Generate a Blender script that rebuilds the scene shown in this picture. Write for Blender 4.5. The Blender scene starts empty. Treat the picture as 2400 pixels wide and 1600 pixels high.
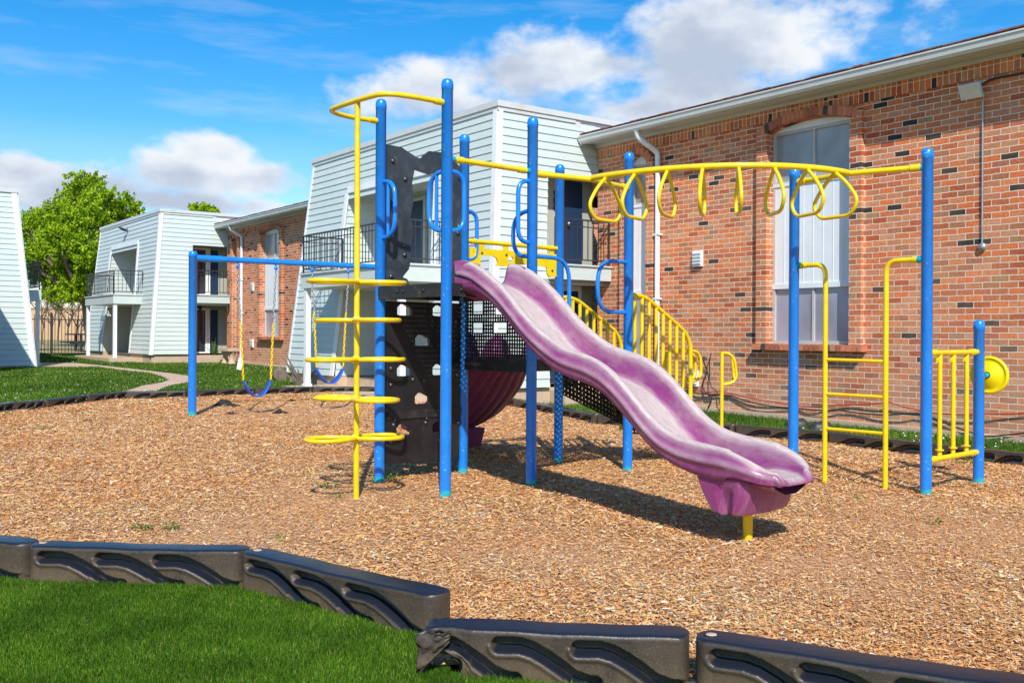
import bpy, bmesh, math, random
import numpy as np
from mathutils import Vector, Matrix
random.seed(7); RNG = np.random.default_rng(11)
PI = math.pi
scene = bpy.context.scene
COL = scene.collection

# ------------------------------------------------------------------ measured camera
F = 2300.0; CAMH = 1.3; ROLL = math.radians(0.3)
ANG = math.radians(36.66)                    # the apartment row runs this far left of straight ahead
UX, UY = -math.sin(ANG), math.cos(ANG)       # along the row, away from the camera
VX, VY = math.cos(ANG), math.sin(ANG)        # into the row
def G(x, y):                                 # ground height
    u = x*UX + y*UY - 7.0
    s = 0.5*(u + np.sqrt(u*u + 4.0)) - 0.06
    return 0.0115*np.minimum(np.maximum(s, 0.0), 40.0)
def ray(px, py):
    dx = px-1200; yy = py-800; c, s = math.cos(ROLL), math.sin(ROLL)
    return Vector(((dx*c+yy*s)/F, 1.0, -(-dx*s+yy*c+18)/F))
def gp(px, py, up=0.0):                      # point of the ground (raised by up) seen at photo pixel
    r = ray(px, py); t = 8.0
    for _ in range(40):
        z = float(G(r.x*t, r.y*t))+up
        t = (z-CAMH)/r.z
    return Vector((r.x*t, r.y*t, z))
def dp(x, y): return (x*2400/2352, y*2400/2352)
def W(v, u, z=0.0): return Vector((v*VX+u*UX, v*VY+u*UY, z))

# ------------------------------------------------------------------ helpers
def tag(o, label=None, cat=None, group=None, kind=None):
    if label: o['label'] = label
    if cat: o['category'] = cat
    if group: o['group'] = group
    if kind: o['kind'] = kind
    return o
def empty(name, label, cat, loc=(0,0,0), rz=0, group=None):
    o = bpy.data.objects.new(name, None); COL.objects.link(o)
    o.empty_display_size = 0.2
    o.location = loc; o.rotation_euler = (0,0,rz)
    return tag(o, label, cat, group)
def copy_tree(o, parent=None):
    c = o.copy(); COL.objects.link(c); c.parent = parent
    for ch in [q for q in bpy.data.objects if q.parent == o]: copy_tree(ch, c)
    return c

class MB:
    def __init__(s): s.v=[]; s.f=[]; s.sm=[]
    def add(s, vs, fs, smooth=False):
        n=len(s.v); s.v.extend([tuple(p) for p in vs])
        s.f.extend([tuple(i+n for i in f) for f in fs]); s.sm.extend([smooth]*len(fs)); return s
    def box(s, c, d, rot=None):
        x,y,z=d[0]/2,d[1]/2,d[2]/2
        vs=[Vector((i*x,j*y,k*z)) for i in(-1,1) for j in(-1,1) for k in(-1,1)]
        if rot is not None: vs=[rot@p for p in vs]
        c=Vector(c)
        return s.add([p+c for p in vs],[(0,1,3,2),(4,6,7,5),(0,4,5,1),(2,3,7,6),(0,2,6,4),(1,5,7,3)])
    def bb(s, a, b):
        return s.box([(a[i]+b[i])/2 for i in range(3)],[abs(b[i]-a[i]) for i in range(3)])
    def quad(s,a,b,c,d): return s.add([a,b,c,d],[(0,1,2,3)])
    def tube(s, pts, r, n=10, closed=False, cap=True):
        pts=[Vector(p) for p in pts]; N=len(pts)
        rs=r if isinstance(r,(list,tuple)) else [r]*N
        T=[]
        for i in range(N):
            if closed: t=pts[(i+1)%N]-pts[i-1]
            else: t=pts[min(i+1,N-1)]-pts[max(i-1,0)]
            T.append(t.normalized())
        nrm=T[0].orthogonal().normalized(); vs=[]
        for i in range(N):
            if i>0:
                q=T[i-1].rotation_difference(T[i]); nrm=(q@nrm)
                nrm=(nrm-T[i]*nrm.dot(T[i])).normalized()
            bn=T[i].cross(nrm)
            for k in range(n):
                a=2*PI*k/n; vs.append(pts[i]+(nrm*math.cos(a)+bn*math.sin(a))*rs[i])
        fs=[]
        M=N if closed else N-1
        off=0
        if closed:   # best twist match of the last ring to the first
            best=1e9
            for o in range(n):
                dd=(vs[(N-1)*n+o]-vs[0]).length
                if dd<best: best=dd; off=o
        for i in range(M):
            for k in range(n):
                a=i*n+k; b=i*n+(k+1)%n
                if closed and i==N-1: c=(k+1-off)%n; d=(k-off)%n
                else: c=(i+1)*n+(k+1)%n; d=(i+1)*n+k
                fs.append((a,b,c,d))
        s.add(vs,fs,True)
        if cap and not closed:
            s.add(vs[:n],[tuple(range(n))[::-1]]); s.add(vs[-n:],[tuple(range(n))])
        return s
    def lathe(s, prof, c=(0,0,0), n=20, rot=None):
        c=Vector(c); vs=[]; fs=[]
        for (r,z) in prof:
            for k in range(n):
                a=2*PI*k/n; p=Vector((r*math.cos(a),r*math.sin(a),z))
                if rot is not None: p=rot@p
                vs.append(p+c)
        for i in range(len(prof)-1):
            for k in range(n): fs.append((i*n+k,i*n+(k+1)%n,(i+1)*n+(k+1)%n,(i+1)*n+k))
        return s.add(vs,fs,True)
    def grid(s, P, smooth=True):   # P[i][j] points
        n=len(P); m=len(P[0]); vs=[p for row in P for p in row]
        return s.add(vs,[(i*m+j,i*m+j+1,(i+1)*m+j+1,(i+1)*m+j) for i in range(n-1) for j in range(m-1)],smooth)
    def split(s, name, mat, parent=None):
        par=list(range(len(s.v)))
        def fd(i):
            while par[i]!=i: par[i]=par[par[i]]; i=par[i]
            return i
        for f in s.f:
            r=fd(f[0])
            for i in f[1:]: par[fd(i)]=r
        keys={}                                  # shapes added loose but overlapping ends (caps) share coordinates
        for i,p in enumerate(s.v):
            k=(round(p[0],4),round(p[1],4),round(p[2],4))
            if k in keys: par[fd(i)]=fd(keys[k])
            else: keys[k]=i
        groups={}
        for fi,f in enumerate(s.f): groups.setdefault(fd(f[0]),[]).append(fi)
        out=[]
        for fis in groups.values():
            m=MB(); mp={}
            for fi in fis:
                ff=[]
                for i in s.f[fi]:
                    if i not in mp: mp[i]=len(m.v); m.v.append(s.v[i])
                    ff.append(mp[i])
                m.f.append(tuple(ff)); m.sm.append(s.sm[fi])
            out.append(m.build(name,mat,parent))
        return out
    def build(s, name, mat, parent=None, sub=0, auto=None):
        me=bpy.data.meshes.new(name); me.from_pydata(s.v,[],s.f)
        me.polygons.foreach_set('use_smooth', s.sm); me.update()
        if mat: me.materials.append(mat)
        o=bpy.data.objects.new(name,me); COL.objects.link(o)
        if parent: o.parent=parent
        if sub:
            m=o.modifiers.new('sub','SUBSURF'); m.levels=sub; m.render_levels=sub
        return o
def fillet(pts, r, n=5, closed=False):
    pts=[Vector(p) for p in pts]; out=[]; N=len(pts)
    for i,p in enumerate(pts):
        if not closed and i in(0,N-1): out.append(p); continue
        a=pts[i-1]; b=pts[(i+1)%N]; da=(a-p); db=(b-p)
        rr=min(r,da.length*(.95 if not closed and i==1 else .48),db.length*(.95 if not closed and i==N-2 else .48))
        A=p+da.normalized()*rr; B=p+db.normalized()*rr
        for k in range(n+1):
            t=k/n; out.append(A*(1-t)**2+p*2*t*(1-t)+B*t*t)
    return out
def plate(name, mat, outer, holes, fn, th, parent=None, tfn=None):
    """flat plate with holes; outer/holes in 2D, fn(a,b,depth)->3D"""
    bm=bmesh.new(); loops=[outer]+holes; edges=[]
    L2=[]
    for lp in loops:
        vs=[bm.verts.new((p[0],p[1],0)) for p in lp]; L2.append(vs)
        for i in range(len(vs)): edges.append(bm.edges.new((vs[i],vs[(i+1)%len(vs)])))
    bmesh.ops.triangle_fill(bm,use_beauty=True,use_dissolve=False,edges=edges,normal=(0,0,1))
    bm.verts.index_update()
    co=[(v.co.x,v.co.y) for v in bm.verts]; fs=[tuple(v.index for v in f.verts) for f in bm.faces]
    n=len(co); mb=MB()
    vs=[fn(a,b,0) for a,b in co]+[fn(a,b,th) for a,b in co]
    ff=fs+[tuple(i+n for i in f[::-1]) for f in fs]
    for lp in L2:
        idx=[v.index for v in lp]
        for i in range(len(idx)): a,b=idx[i],idx[(i+1)%len(idx)]; ff.append((a,b,b+n,a+n))
    bm.free(); mb.add(vs,ff)
    o=mb.build(name,mat,parent)
    b2=bmesh.new(); b2.from_mesh(o.data); bmesh.ops.recalc_face_normals(b2,faces=b2.faces); b2.to_mesh(o.data); b2.free()
    return o
def perf(mb, w, h, fn, th=.004, cell=.034, hr=.0125, skip=None, asp=1.0):
    """perforated sheet w x h; fn(a,b,depth)"""
    nx=max(1,round(w/cell)); ny=max(1,round(h/cell)); cx=w/nx; cy=h/ny
    for j in range(ny):
        for i in range(nx):
            a=(i+.5)*cx; b=(j+.5)*cy
            if skip and skip(a,b): continue
            sq=[(-1,-1),(0,-1),(1,-1),(1,0),(1,1),(0,1),(-1,1),(-1,0)]
            vs=[];
            for d in (0,th):
                vs+= [fn(a+sx*cx/2,b+sy*cy/2,d) for sx,sy in sq]
                vs+= [fn(a+hr*math.cos(math.radians(225+45*k)),b+hr*asp*math.sin(math.radians(225+45*k)),d) for k in range(8)]
            fs=[]
            for k in range(8):
                k2=(k+1)%8
                fs.append((k,k2,8+k2,8+k)); fs.append((16+k,24+k,24+k2,16+k2)); fs.append((8+k,8+k2,24+k2,24+k))
            mb.add(vs,fs)
# ------------------------------------------------------------------ materials
def mat(name):
    m=bpy.data.materials.new(name); m.use_nodes=True; nt=m.node_tree
    b=nt.nodes['Principled BSDF']; return m,nt,b
def nd(nt,t,**k):
    n=nt.nodes.new(t)
    for a,v in k.items():
        if a.startswith('i_'): n.inputs[a[2:].replace('_',' ')].default_value=v
        else: setattr(n,a,v)
    return n
def ramp(nt, stops, interp='LINEAR'):
    r=nt.nodes.new('ShaderNodeValToRGB'); cr=r.color_ramp; cr.interpolation=interp
    while len(cr.elements)<len(stops): cr.elements.new(0.5)
    for e,(p,c) in zip(cr.elements,stops): e.position=p; e.color=(*c,1) if len(c)==3 else c
    return r
def mix(nt,a,b,fac,mode='MIX'):
    m=nt.nodes.new('ShaderNodeMix'); m.data_type='RGBA'; m.blend_type=mode
    for s,v in ((6,a),(7,b),(0,fac)):
        if hasattr(v,'is_output') or isinstance(v,bpy.types.NodeSocket): nt.links.new(v,m.inputs[s])
        elif s==0: m.inputs[0].default_value=v
        else: m.inputs[s].default_value=(*v,1)
    return m.outputs[2]
def noise(nt,scale,detail=3,rough=.55,co=None,dim=None):
    n=nt.nodes.new('ShaderNodeTexNoise'); n.inputs['Scale'].default_value=scale
    n.inputs['Detail'].default_value=detail; n.inputs['Roughness'].default_value=rough
    if co is not None: nt.links.new(co,n.inputs['Vector'])
    return n
def objco(nt):
    return nt.nodes.new('ShaderNodeTexCoord').outputs['Object']
def bump(nt,b,h,strength=.3,dist=.01):
    bp=nt.nodes.new('ShaderNodeBump'); bp.inputs['Strength'].default_value=strength; bp.inputs['Distance'].default_value=dist
    nt.links.new(h,bp.inputs['Height']); nt.links.new(bp.outputs[0],b.inputs['Normal'])
def simple(name, col, rough=.5, var=.12, scale=6, spec=.5, metal=0, bmp=0, dirt=None, dirtamt=.5, dscale=3, co_obj=True, coat=0):
    m,nt,b=mat(name); co=objco(nt)
    n=noise(nt,scale,4,.6,co)
    r=ramp(nt,[(.3,tuple(c*(1-var) for c in col)),(.7,tuple(min(1,c*(1+var)) for c in col))])
    nt.links.new(n.outputs[0],r.inputs[0]); out=r.outputs[0]
    if dirt:
        n2=noise(nt,dscale,6,.7,co); r2=ramp(nt,[(.5,(0,0,0)),(.72,(dirtamt,)*3)])
        nt.links.new(n2.outputs[0],r2.inputs[0]); out=mix(nt,out,dirt,r2.outputs[0])
    nt.links.new(out,b.inputs['Base Color'])
    b.inputs['Roughness'].default_value=rough; b.inputs['Metallic'].default_value=metal
    b.inputs['Specular IOR Level'].default_value=spec; b.inputs['Coat Weight'].default_value=coat
    b.inputs['Coat Roughness'].default_value=.1
    if bmp: bump(nt,b,noise(nt,scale*8,4,.6,co).outputs[0],bmp,.004)
    return m
def post_mat(name, col, edge):
    m,nt,b=mat(name); co=objco(nt)
    n=noise(nt,3.5,6,.75,co); r=ramp(nt,[(.3,tuple(c*.78 for c in col)),(.55,col),(.75,tuple(min(1,c*1.12+.02) for c in col))]); nt.links.new(n.outputs[0],r.inputs[0])
    sep=nd(nt,'ShaderNodeSeparateXYZ'); nt.links.new(co,sep.inputs[0])
    n3=noise(nt,25,3,.6,co); ad=nd(nt,'ShaderNodeMath',operation='MULTIPLY_ADD'); ad.inputs[1].default_value=-.08; nt.links.new(n3.outputs[0],ad.inputs[0]); nt.links.new(sep.outputs[2],ad.inputs[2])
    rr=ramp(nt,[(.035,(1,1,1)),(.055,(0,0,0))]); nt.links.new(ad.outputs[0],rr.inputs[0])
    out=mix(nt,r.outputs[0],edge,rr.outputs[0])
    n2=noise(nt,38,2,.5,co); r2=ramp(nt,[(.70,(0,0,0)),(.72,(.5,)*3)]); nt.links.new(n2.outputs[0],r2.inputs[0])
    out=mix(nt,out,(.35,.6,.75),r2.outputs[0])
    nt.links.new(out,b.inputs['Base Color']); b.inputs['Roughness'].default_value=.32
    b.inputs['Coat Weight'].default_value=.3; b.inputs['Coat Roughness'].default_value=.15
    return m
M={}
M['blue']=post_mat('blue_coat',(.008,.235,.80),(.01,.42,.50))
M['blue2']=simple('blue_pipe',(.007,.215,.76),.3,.1,8,coat=.3)
M['teal']=simple('teal_clamp',(.01,.36,.48),.35,.15,20)
M['yellow']=simple('yellow_coat',(.86,.60,.003),.34,.06,7,coat=.2,dirt=(.40,.26,.03),dirtamt=.35,dscale=9)
M['yellowdisc']=simple('yellow_plastic',(.85,.66,.0),.35,.06,5)
M['black']=simple('black_sheet',(.013,.013,.015),.4,.3,7,dirt=(.06,.055,.05),dirtamt=.3,dscale=4)
M['slate']=simple('slate_sheet',(.032,.040,.048),.45,.25,5,dirt=(.12,.13,.14),dirtamt=.5,dscale=9)
M['blackrough']=simple('black_steel',(.016,.016,.018),.5,.3,20,dirt=(.12,.10,.08),dirtamt=.5,dscale=8)
M['bolt']=simple('bolt_steel',(.12,.12,.12),.35,.2,20,metal=.8)
M['galv']=simple('chain_steel',(.45,.46,.46),.4,.2,20,metal=.7)
M['rail']=simple('dark_iron',(.035,.034,.036),.5,.2,9)
M['raillight']=simple('grey_iron',(.30,.28,.27),.5,.2,9)
M['white']=simple('white_trim',(.78,.80,.80),.5,.05,3,dirt=(.55,.50,.42),dirtamt=.4,dscale=2.5)
M['eave']=simple('eave_metal',(.62,.64,.62),.45,.05,2,dirt=(.45,.36,.26),dirtamt=.45,dscale=2)
M['panel']=simple('white_panel',(.76,.79,.80),.5,.05,1.2,dirt=(.5,.5,.45),dirtamt=.3,dscale=2)
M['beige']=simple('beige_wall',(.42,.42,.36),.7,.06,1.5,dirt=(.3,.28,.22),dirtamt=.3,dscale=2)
M['door']=simple('navy_door',(.012,.035,.085),.45,.1,2)
M['rusty']=simple('shingle_edge',(.20,.07,.05),.8,.4,9,dirt=(.5,.42,.35),dirtamt=.7,dscale=6,bmp=.4)
M['stone']=simple('concrete_foot',(.56,.42,.29),.9,.15,3,dirt=(.25,.17,.11),dirtamt=.7,dscale=3,bmp=.5)
M['path']=simple('path_concrete',(.52,.37,.26),.9,.12,1.5,dirt=(.40,.28,.19),dirtamt=.6,dscale=4,bmp=.3)
M['bark']=simple('bark',(.16,.12,.09),.9,.3,6,bmp=.6)
M['bare']=simple('bare_twigs',(.22,.15,.11),.9,.3,6)
M['tanwall']=simple('tan_warehouse',(.56,.36,.20),.85,.08,.3,dirt=(.45,.30,.18),dirtamt=.5,dscale=.4)
M['plum']=simple('plum_plastic',(.20,.04,.13),.45,.15,6)
M['seat']=simple('seat_rubber',(.01,.09,.52),.5,.15,8)
M['fabric']=simple('weed_cloth',(.02,.02,.02),.9,.3,20)
M['dkplastic']=simple('dark_cover',(.03,.03,.035),.5,.2,10)
M['wire']=simple('wire_black',(.025,.02,.02),.6,.2,10)
M['redwire']=simple('wire_red',(.45,.06,.03),.6,.2,10)
M['frame']=simple('alu_frame',(.50,.49,.45),.4,.06,5)
M['lampglass']=simple('lamp_glass',(.62,.60,.45),.3,.08,14)
M['pot']=simple('plant_pot',(.06,.06,.06),.6,.2,10)
M['num']=simple('house_number',(.01,.01,.012),.5,.1,10)
M['clamp']=M['teal']
# siding
def siding_mat():
    m,nt,b=mat('mint_siding'); co=objco(nt)
    n=noise(nt,.9,3,.6,co); r=ramp(nt,[(.3,(.555,.625,.59)),(.7,(.60,.665,.63))]); nt.links.new(n.outputs[0],r.inputs[0])
    mp=nd(nt,'ShaderNodeMapping'); mp.inputs['Scale'].default_value=(6,6,60); nt.links.new(co,mp.inputs[0])
    n2=noise(nt,1,4,.6,mp.outputs[0]); r2=ramp(nt,[(.35,(.93,)*3),(.65,(1.03,)*3)]); nt.links.new(n2.outputs[0],r2.inputs[0])
    out=mix(nt,r.outputs[0],r2.outputs[0],1.0,'MULTIPLY')
    n3=noise(nt,1.6,6,.75,co); r3=ramp(nt,[(.56,(0,0,0)),(.76,(.4,)*3)]); nt.links.new(n3.outputs[0],r3.inputs[0])
    out=mix(nt,out,(.46,.50,.46),r3.outputs[0])
    nt.links.new(out,b.inputs['Base Color']); b.inputs['Roughness'].default_value=.55
    bump(nt,b,n2.outputs[0],.15,.003); return m
M['siding']=siding_mat()
def brick_mat(name, vertical=False, w=.222, h=.079, mort=.0125):
    m,nt,b=mat(name); co=objco(nt)
    sep=nd(nt,'ShaderNodeSeparateXYZ'); nt.links.new(co,sep.inputs[0])
    ad=nd(nt,'ShaderNodeMath',operation='ADD'); nt.links.new(sep.outputs[0],ad.inputs[0]); nt.links.new(sep.outputs[1],ad.inputs[1])
    cb=nd(nt,'ShaderNodeCombineXYZ')
    if vertical: nt.links.new(sep.outputs[2],cb.inputs[0]); nt.links.new(ad.outputs[0],cb.inputs[1])
    else: nt.links.new(ad.outputs[0],cb.inputs[0]); nt.links.new(sep.outputs[2],cb.inputs[1])
    nw=noise(nt,9,3,.6,cb.outputs[0]); sb=nd(nt,'ShaderNodeVectorMath',operation='SUBTRACT'); sb.inputs[1].default_value=(.5,.5,.5); nt.links.new(nw.outputs[1],sb.inputs[0])
    scv=nd(nt,'ShaderNodeVectorMath',operation='SCALE'); scv.inputs['Scale'].default_value=.018; nt.links.new(sb.outputs[0],scv.inputs[0])
    av=nd(nt,'ShaderNodeVectorMath',operation='ADD'); nt.links.new(cb.outputs[0],av.inputs[0]); nt.links.new(scv.outputs[0],av.inputs[1])
    br=nd(nt,'ShaderNodeTexBrick'); nt.links.new(av.outputs[0],br.inputs['Vector'])
    br.offset=.5 if not vertical else 0; br.squash=1
    for k,v in (('Scale',1),('Mortar Size',mort/2),('Mortar Smooth',.25),('Bias',0),('Brick Width',w),('Row Height',h)): br.inputs[k].default_value=v
    br.inputs['Color1'].default_value=(0,0,0,1); br.inputs['Color2'].default_value=(1,1,1,1); br.inputs['Mortar'].default_value=(.5,.5,.5,1)
    cs=[(0,(.05,.046,.044)),(.04,(.50,.12,.05)),(.16,(.66,.20,.08)),(.27,(.60,.24,.12)),(.36,(.78,.21,.07)),(.45,(.68,.28,.15)),
        (.55,(.56,.17,.08)),(.64,(.76,.27,.11)),(.73,(.66,.31,.17)),(.82,(.48,.19,.10)),(.90,(.74,.22,.08)),(.965,(.45,.25,.13))]
    r=ramp(nt,cs,'CONSTANT'); nt.links.new(br.outputs['Color'],r.inputs[0])
    n1=noise(nt,26,6,.8,co); r1=ramp(nt,[(.3,(.58,)*3),(.7,(1.28,)*3)]); nt.links.new(n1.outputs[0],r1.inputs[0])
    out=mix(nt,r.outputs[0],r1.outputs[0],1.0,'MULTIPLY')
    # large scale weathering: paler and browner towards patches
    n4=noise(nt,.7,4,.6,co); r4=ramp(nt,[(.42,(0,0,0)),(.72,(.25,)*3)]); nt.links.new(n4.outputs[0],r4.inputs[0])
    out=mix(nt,out,(.66,.36,.19),r4.outputs[0])
    n2=noise(nt,11,7,.85,co); r2=ramp(nt,[(.63,(0,0,0)),(.74,(.5,)*3)]); nt.links.new(n2.outputs[0],r2.inputs[0])
    out=mix(nt,out,(.70,.60,.52),r2.outputs[0])
    lo=nd(nt,'ShaderNodeMapRange'); lo.inputs[1].default_value=.1; lo.inputs[2].default_value=1.5; lo.inputs[3].default_value=.75; lo.inputs[4].default_value=0; nt.links.new(sep.outputs[2],lo.inputs[0])
    n7=noise(nt,1.7,6,.75,co); r7=ramp(nt,[(.38,(.15,)*3),(.65,(1,)*3)]); nt.links.new(n7.outputs[0],r7.inputs[0])
    lm=nd(nt,'ShaderNodeMath',operation='MULTIPLY'); nt.links.new(lo.outputs[0],lm.inputs[0]); nt.links.new(r7.outputs[0],lm.inputs[1])
    out=mix(nt,out,(.62,.40,.26),lm.outputs[0])
    n8=noise(nt,.45,5,.7,co); r8=ramp(nt,[(.35,(.82,.80,.80)),(.65,(1.08,1.06,1.04))]); nt.links.new(n8.outputs[0],r8.inputs[0]); out=mix(nt,out,r8.outputs[0],1.0,'MULTIPLY')
    out=mix(nt,out,(.84,.68,.52),br.outputs['Fac'])
    nt.links.new(out,b.inputs['Base Color']); b.inputs['Roughness'].default_value=.88
    b.inputs['Specular IOR Level'].default_value=.2
    inv=nd(nt,'ShaderNodeMath',operation='MULTIPLY_ADD'); inv.inputs[1].default_value=-1; inv.inputs[2].default_value=1; nt.links.new(br.outputs['Fac'],inv.inputs[0])
    a2=nd(nt,'ShaderNodeMath',operation='MULTIPLY_ADD'); a2.inputs[1].default_value=.5; nt.links.new(n1.outputs[0],a2.inputs[0]); nt.links.new(inv.outputs[0],a2.inputs[2])
    bump(nt,b,a2.outputs[0],.75,.012)
    return m
M['brick']=brick_mat('red_brick'); M['soldier']=brick_mat('soldier_brick',True,w=.26,h=.083)
def arch_mat():
    m,nt,b=mat('arch_brick'); g=nd(nt,'ShaderNodeNewGeometry'); co=objco(nt)
    r=ramp(nt,[(0,(.42,.13,.07)),(.3,(.60,.20,.10)),(.6,(.54,.24,.14)),(.8,(.66,.22,.10)),(.95,(.08,.06,.055))],'CONSTANT')
    nt.links.new(g.outputs['Random Per Island'],r.inputs[0])
    n1=noise(nt,22,5,.7,co); r1=ramp(nt,[(.3,(.72,)*3),(.7,(1.2,)*3)]); nt.links.new(n1.outputs[0],r1.inputs[0])
    nt.links.new(mix(nt,r.outputs[0],r1.outputs[0],1.0,'MULTIPLY'),b.inputs['Base Color']); b.inputs['Roughness'].default_value=.9
    bump(nt,b,n1.outputs[0],.5,.01); return m
M['arch']=arch_mat()
M['mortar']=simple('mortar',(.55,.42,.32),.95,.15,10)
def glass_mat(name,col,rough=.06,stripes=False):
    m,nt,b=mat(name); co=objco(nt)
    n=noise(nt,1.3,2,.5,co); r=ramp(nt,[(.35,tuple(c*.75 for c in col)),(.65,tuple(min(1,c*1.25) for c in col))]); nt.links.new(n.outputs[0],r.inputs[0]); out=r.outputs[0]
    if stripes:
        sep=nd(nt,'ShaderNodeSeparateXYZ'); nt.links.new(co,sep.inputs[0])
        w=nd(nt,'ShaderNodeMath',operation='MULTIPLY'); w.inputs[1].default_value=2*PI/.028; nt.links.new(sep.outputs[2],w.inputs[0])
        si=nd(nt,'ShaderNodeMath',operation='SINE'); nt.links.new(w.outputs[0],si.inputs[0])
        rr=ramp(nt,[(.0,(.62,)*3),(.5,(1,)*3)]); nt.links.new(si.outputs[0],rr.inputs[0]); out=mix(nt,out,rr.outputs[0],1.0,'MULTIPLY')
    nt.links.new(out,b.inputs['Base Color']); b.inputs['Roughness'].default_value=rough; b.inputs['Specular IOR Level'].default_value=.8
    b.inputs['Coat Weight'].default_value=.25; b.inputs['Coat Roughness'].default_value=.05
    return m
M['glass']=glass_mat('window_glass',(.33,.335,.325),.25); M['blinds']=glass_mat('blind_glass',(.42,.40,.50),.3,True)
M['darkglass']=glass_mat('dark_glass',(.03,.035,.05))
# ground
def ground_mat():
    m,nt,b=mat('lawn_soil'); co=nt.nodes.new('ShaderNodeNewGeometry').outputs['Position']
    n=noise(nt,1.2,5,.65,co); r=ramp(nt,[(.3,(.020,.075,.006)),(.55,(.042,.125,.010)),(.75,(.11,.16,.035))]); nt.links.new(n.outputs[0],r.inputs[0])
    n2=noise(nt,30,4,.7,co); r2=ramp(nt,[(.3,(.55,)*3),(.7,(1.35,)*3)]); nt.links.new(n2.outputs[0],r2.inputs[0])
    out=mix(nt,r.outputs[0],r2.outputs[0],1.0,'MULTIPLY')
    nt.links.new(out,b.inputs['Base Color']); b.inputs['Roughness'].default_value=.95; b.inputs['Specular IOR Level'].default_value=.1
    bump(nt,b,n2.outputs[0],.6,.03); return m
def field_mat():
    m,nt,b=mat('dry_field'); co=nt.nodes.new('ShaderNodeNewGeometry').outputs['Position']
    n=noise(nt,.35,5,.65,co); r=ramp(nt,[(.35,(.14,.19,.03)),(.5,(.34,.27,.10)),(.7,(.42,.29,.13))]); nt.links.new(n.outputs[0],r.inputs[0])
    nt.links.new(r.outputs[0],b.inputs['Base Color']); b.inputs['Roughness'].default_value=.95; return m
def mulch_mat():
    m,nt,b=mat('mulch_bed'); co=nt.nodes.new('ShaderNodeNewGeometry').outputs['Position']
    n=noise(nt,55,5,.7,co); r=ramp(nt,[(.3,(.30,.145,.065)),(.5,(.58,.31,.15)),(.72,(.74,.46,.26))]); nt.links.new(n.outputs[0],r.inputs[0])
    n2=noise(nt,.9,4,.6,co); r2=ramp(nt,[(.45,(0,0,0)),(.7,(.45,)*3)]); nt.links.new(n2.outputs[0],r2.inputs[0])
    out=mix(nt,r.outputs[0],(.36,.17,.07),r2.outputs[0])
    nt.links.new(out,b.inputs['Base Color']); b.inputs['Roughness'].default_value=.95; bump(nt,b,n.outputs[0],.8,.02); return m
def chip_mat():
    m,nt,b=mat('wood_chips'); g=nd(nt,'ShaderNodeNewGeometry')
    r=ramp(nt,[(0,(.26,.12,.05)),(.08,(.48,.23,.10)),(.28,(.64,.31,.105)),(.50,(.70,.40,.145)),(.72,(.72,.47,.21)),(.88,(.78,.57,.32)),(.96,(.80,.68,.50)),(1,(.50,.43,.38))])
    nt.links.new(g.outputs['Random Per Island'],r.inputs[0])
    n2=noise(nt,.8,4,.6,g.outputs['Position']); r2=ramp(nt,[(.42,(0,0,0)),(.66,(.55,)*3)]); nt.links.new(n2.outputs[0],r2.inputs[0])
    mu=mix(nt,r.outputs[0],(1.0,.72,.48),1.0,'MULTIPLY')
    out=mix(nt,r.outputs[0],mu,r2.outputs[0])
    nt.links.new(out,b.inputs['Base Color']); b.inputs['Roughness'].default_value=.85; b.inputs['Specular IOR Level'].default_value=.2; return m
def leaf_mat(name,stops,trans=.35,pos=False):
    m,nt,b=mat(name); g=nd(nt,'ShaderNodeNewGeometry')
    r=ramp(nt,stops); nt.links.new(g.outputs['Random Per Island'],r.inputs[0]); out=r.outputs[0]
    if pos:
        n2=noise(nt,pos,4,.6,g.outputs['Position']); r2=ramp(nt,[(.35,(.62,.66,.6)),(.62,(1.15,1.1,1.0))]); nt.links.new(n2.outputs[0],r2.inputs[0]); out=mix(nt,out,r2.outputs[0],1.0,'MULTIPLY')
    nt.links.new(out,b.inputs['Base Color']); b.inputs['Roughness'].default_value=.6; b.inputs['Specular IOR Level'].default_value=.15
    tr=nd(nt,'ShaderNodeBsdfTranslucent'); nt.links.new(out,tr.inputs[0])
    mx=nd(nt,'ShaderNodeMixShader'); mx.inputs[0].default_value=trans
    nt.links.new(b.outputs[0],mx.inputs[1]); nt.links.new(tr.outputs[0],mx.inputs[2])
    o=nt.nodes['Material Output']; nt.links.new(mx.outputs[0],o.inputs[0]); return m
M['ground']=ground_mat(); M['field']=field_mat(); M['mulch']=mulch_mat(); M['chips']=chip_mat()
M['turf']=leaf_mat('turf_blades',[(0,(.035,.10,.006)),(.35,(.065,.175,.010)),(.75,(.115,.25,.015)),(.94,(.19,.31,.025)),(1,(.42,.40,.14))],.3,2.2)
M['lawn']=leaf_mat('lawn_blades',[(0,(.035,.10,.008)),(.5,(.075,.19,.014)),(.8,(.15,.27,.025)),(1,(.40,.38,.14))],.3,.5)
M['clover']=simple('clover_white',(.7,.72,.62),.7,.1,9)
M['leaf']=leaf_mat('spring_leaves',[(0,(.10,.21,.006)),(.5,(.26,.43,.01)),(1,(.50,.62,.03))],.28)
M['weed']=leaf_mat('weed_leaves',[(0,(.05,.14,.01)),(1,(.16,.30,.03))],.3)
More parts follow.
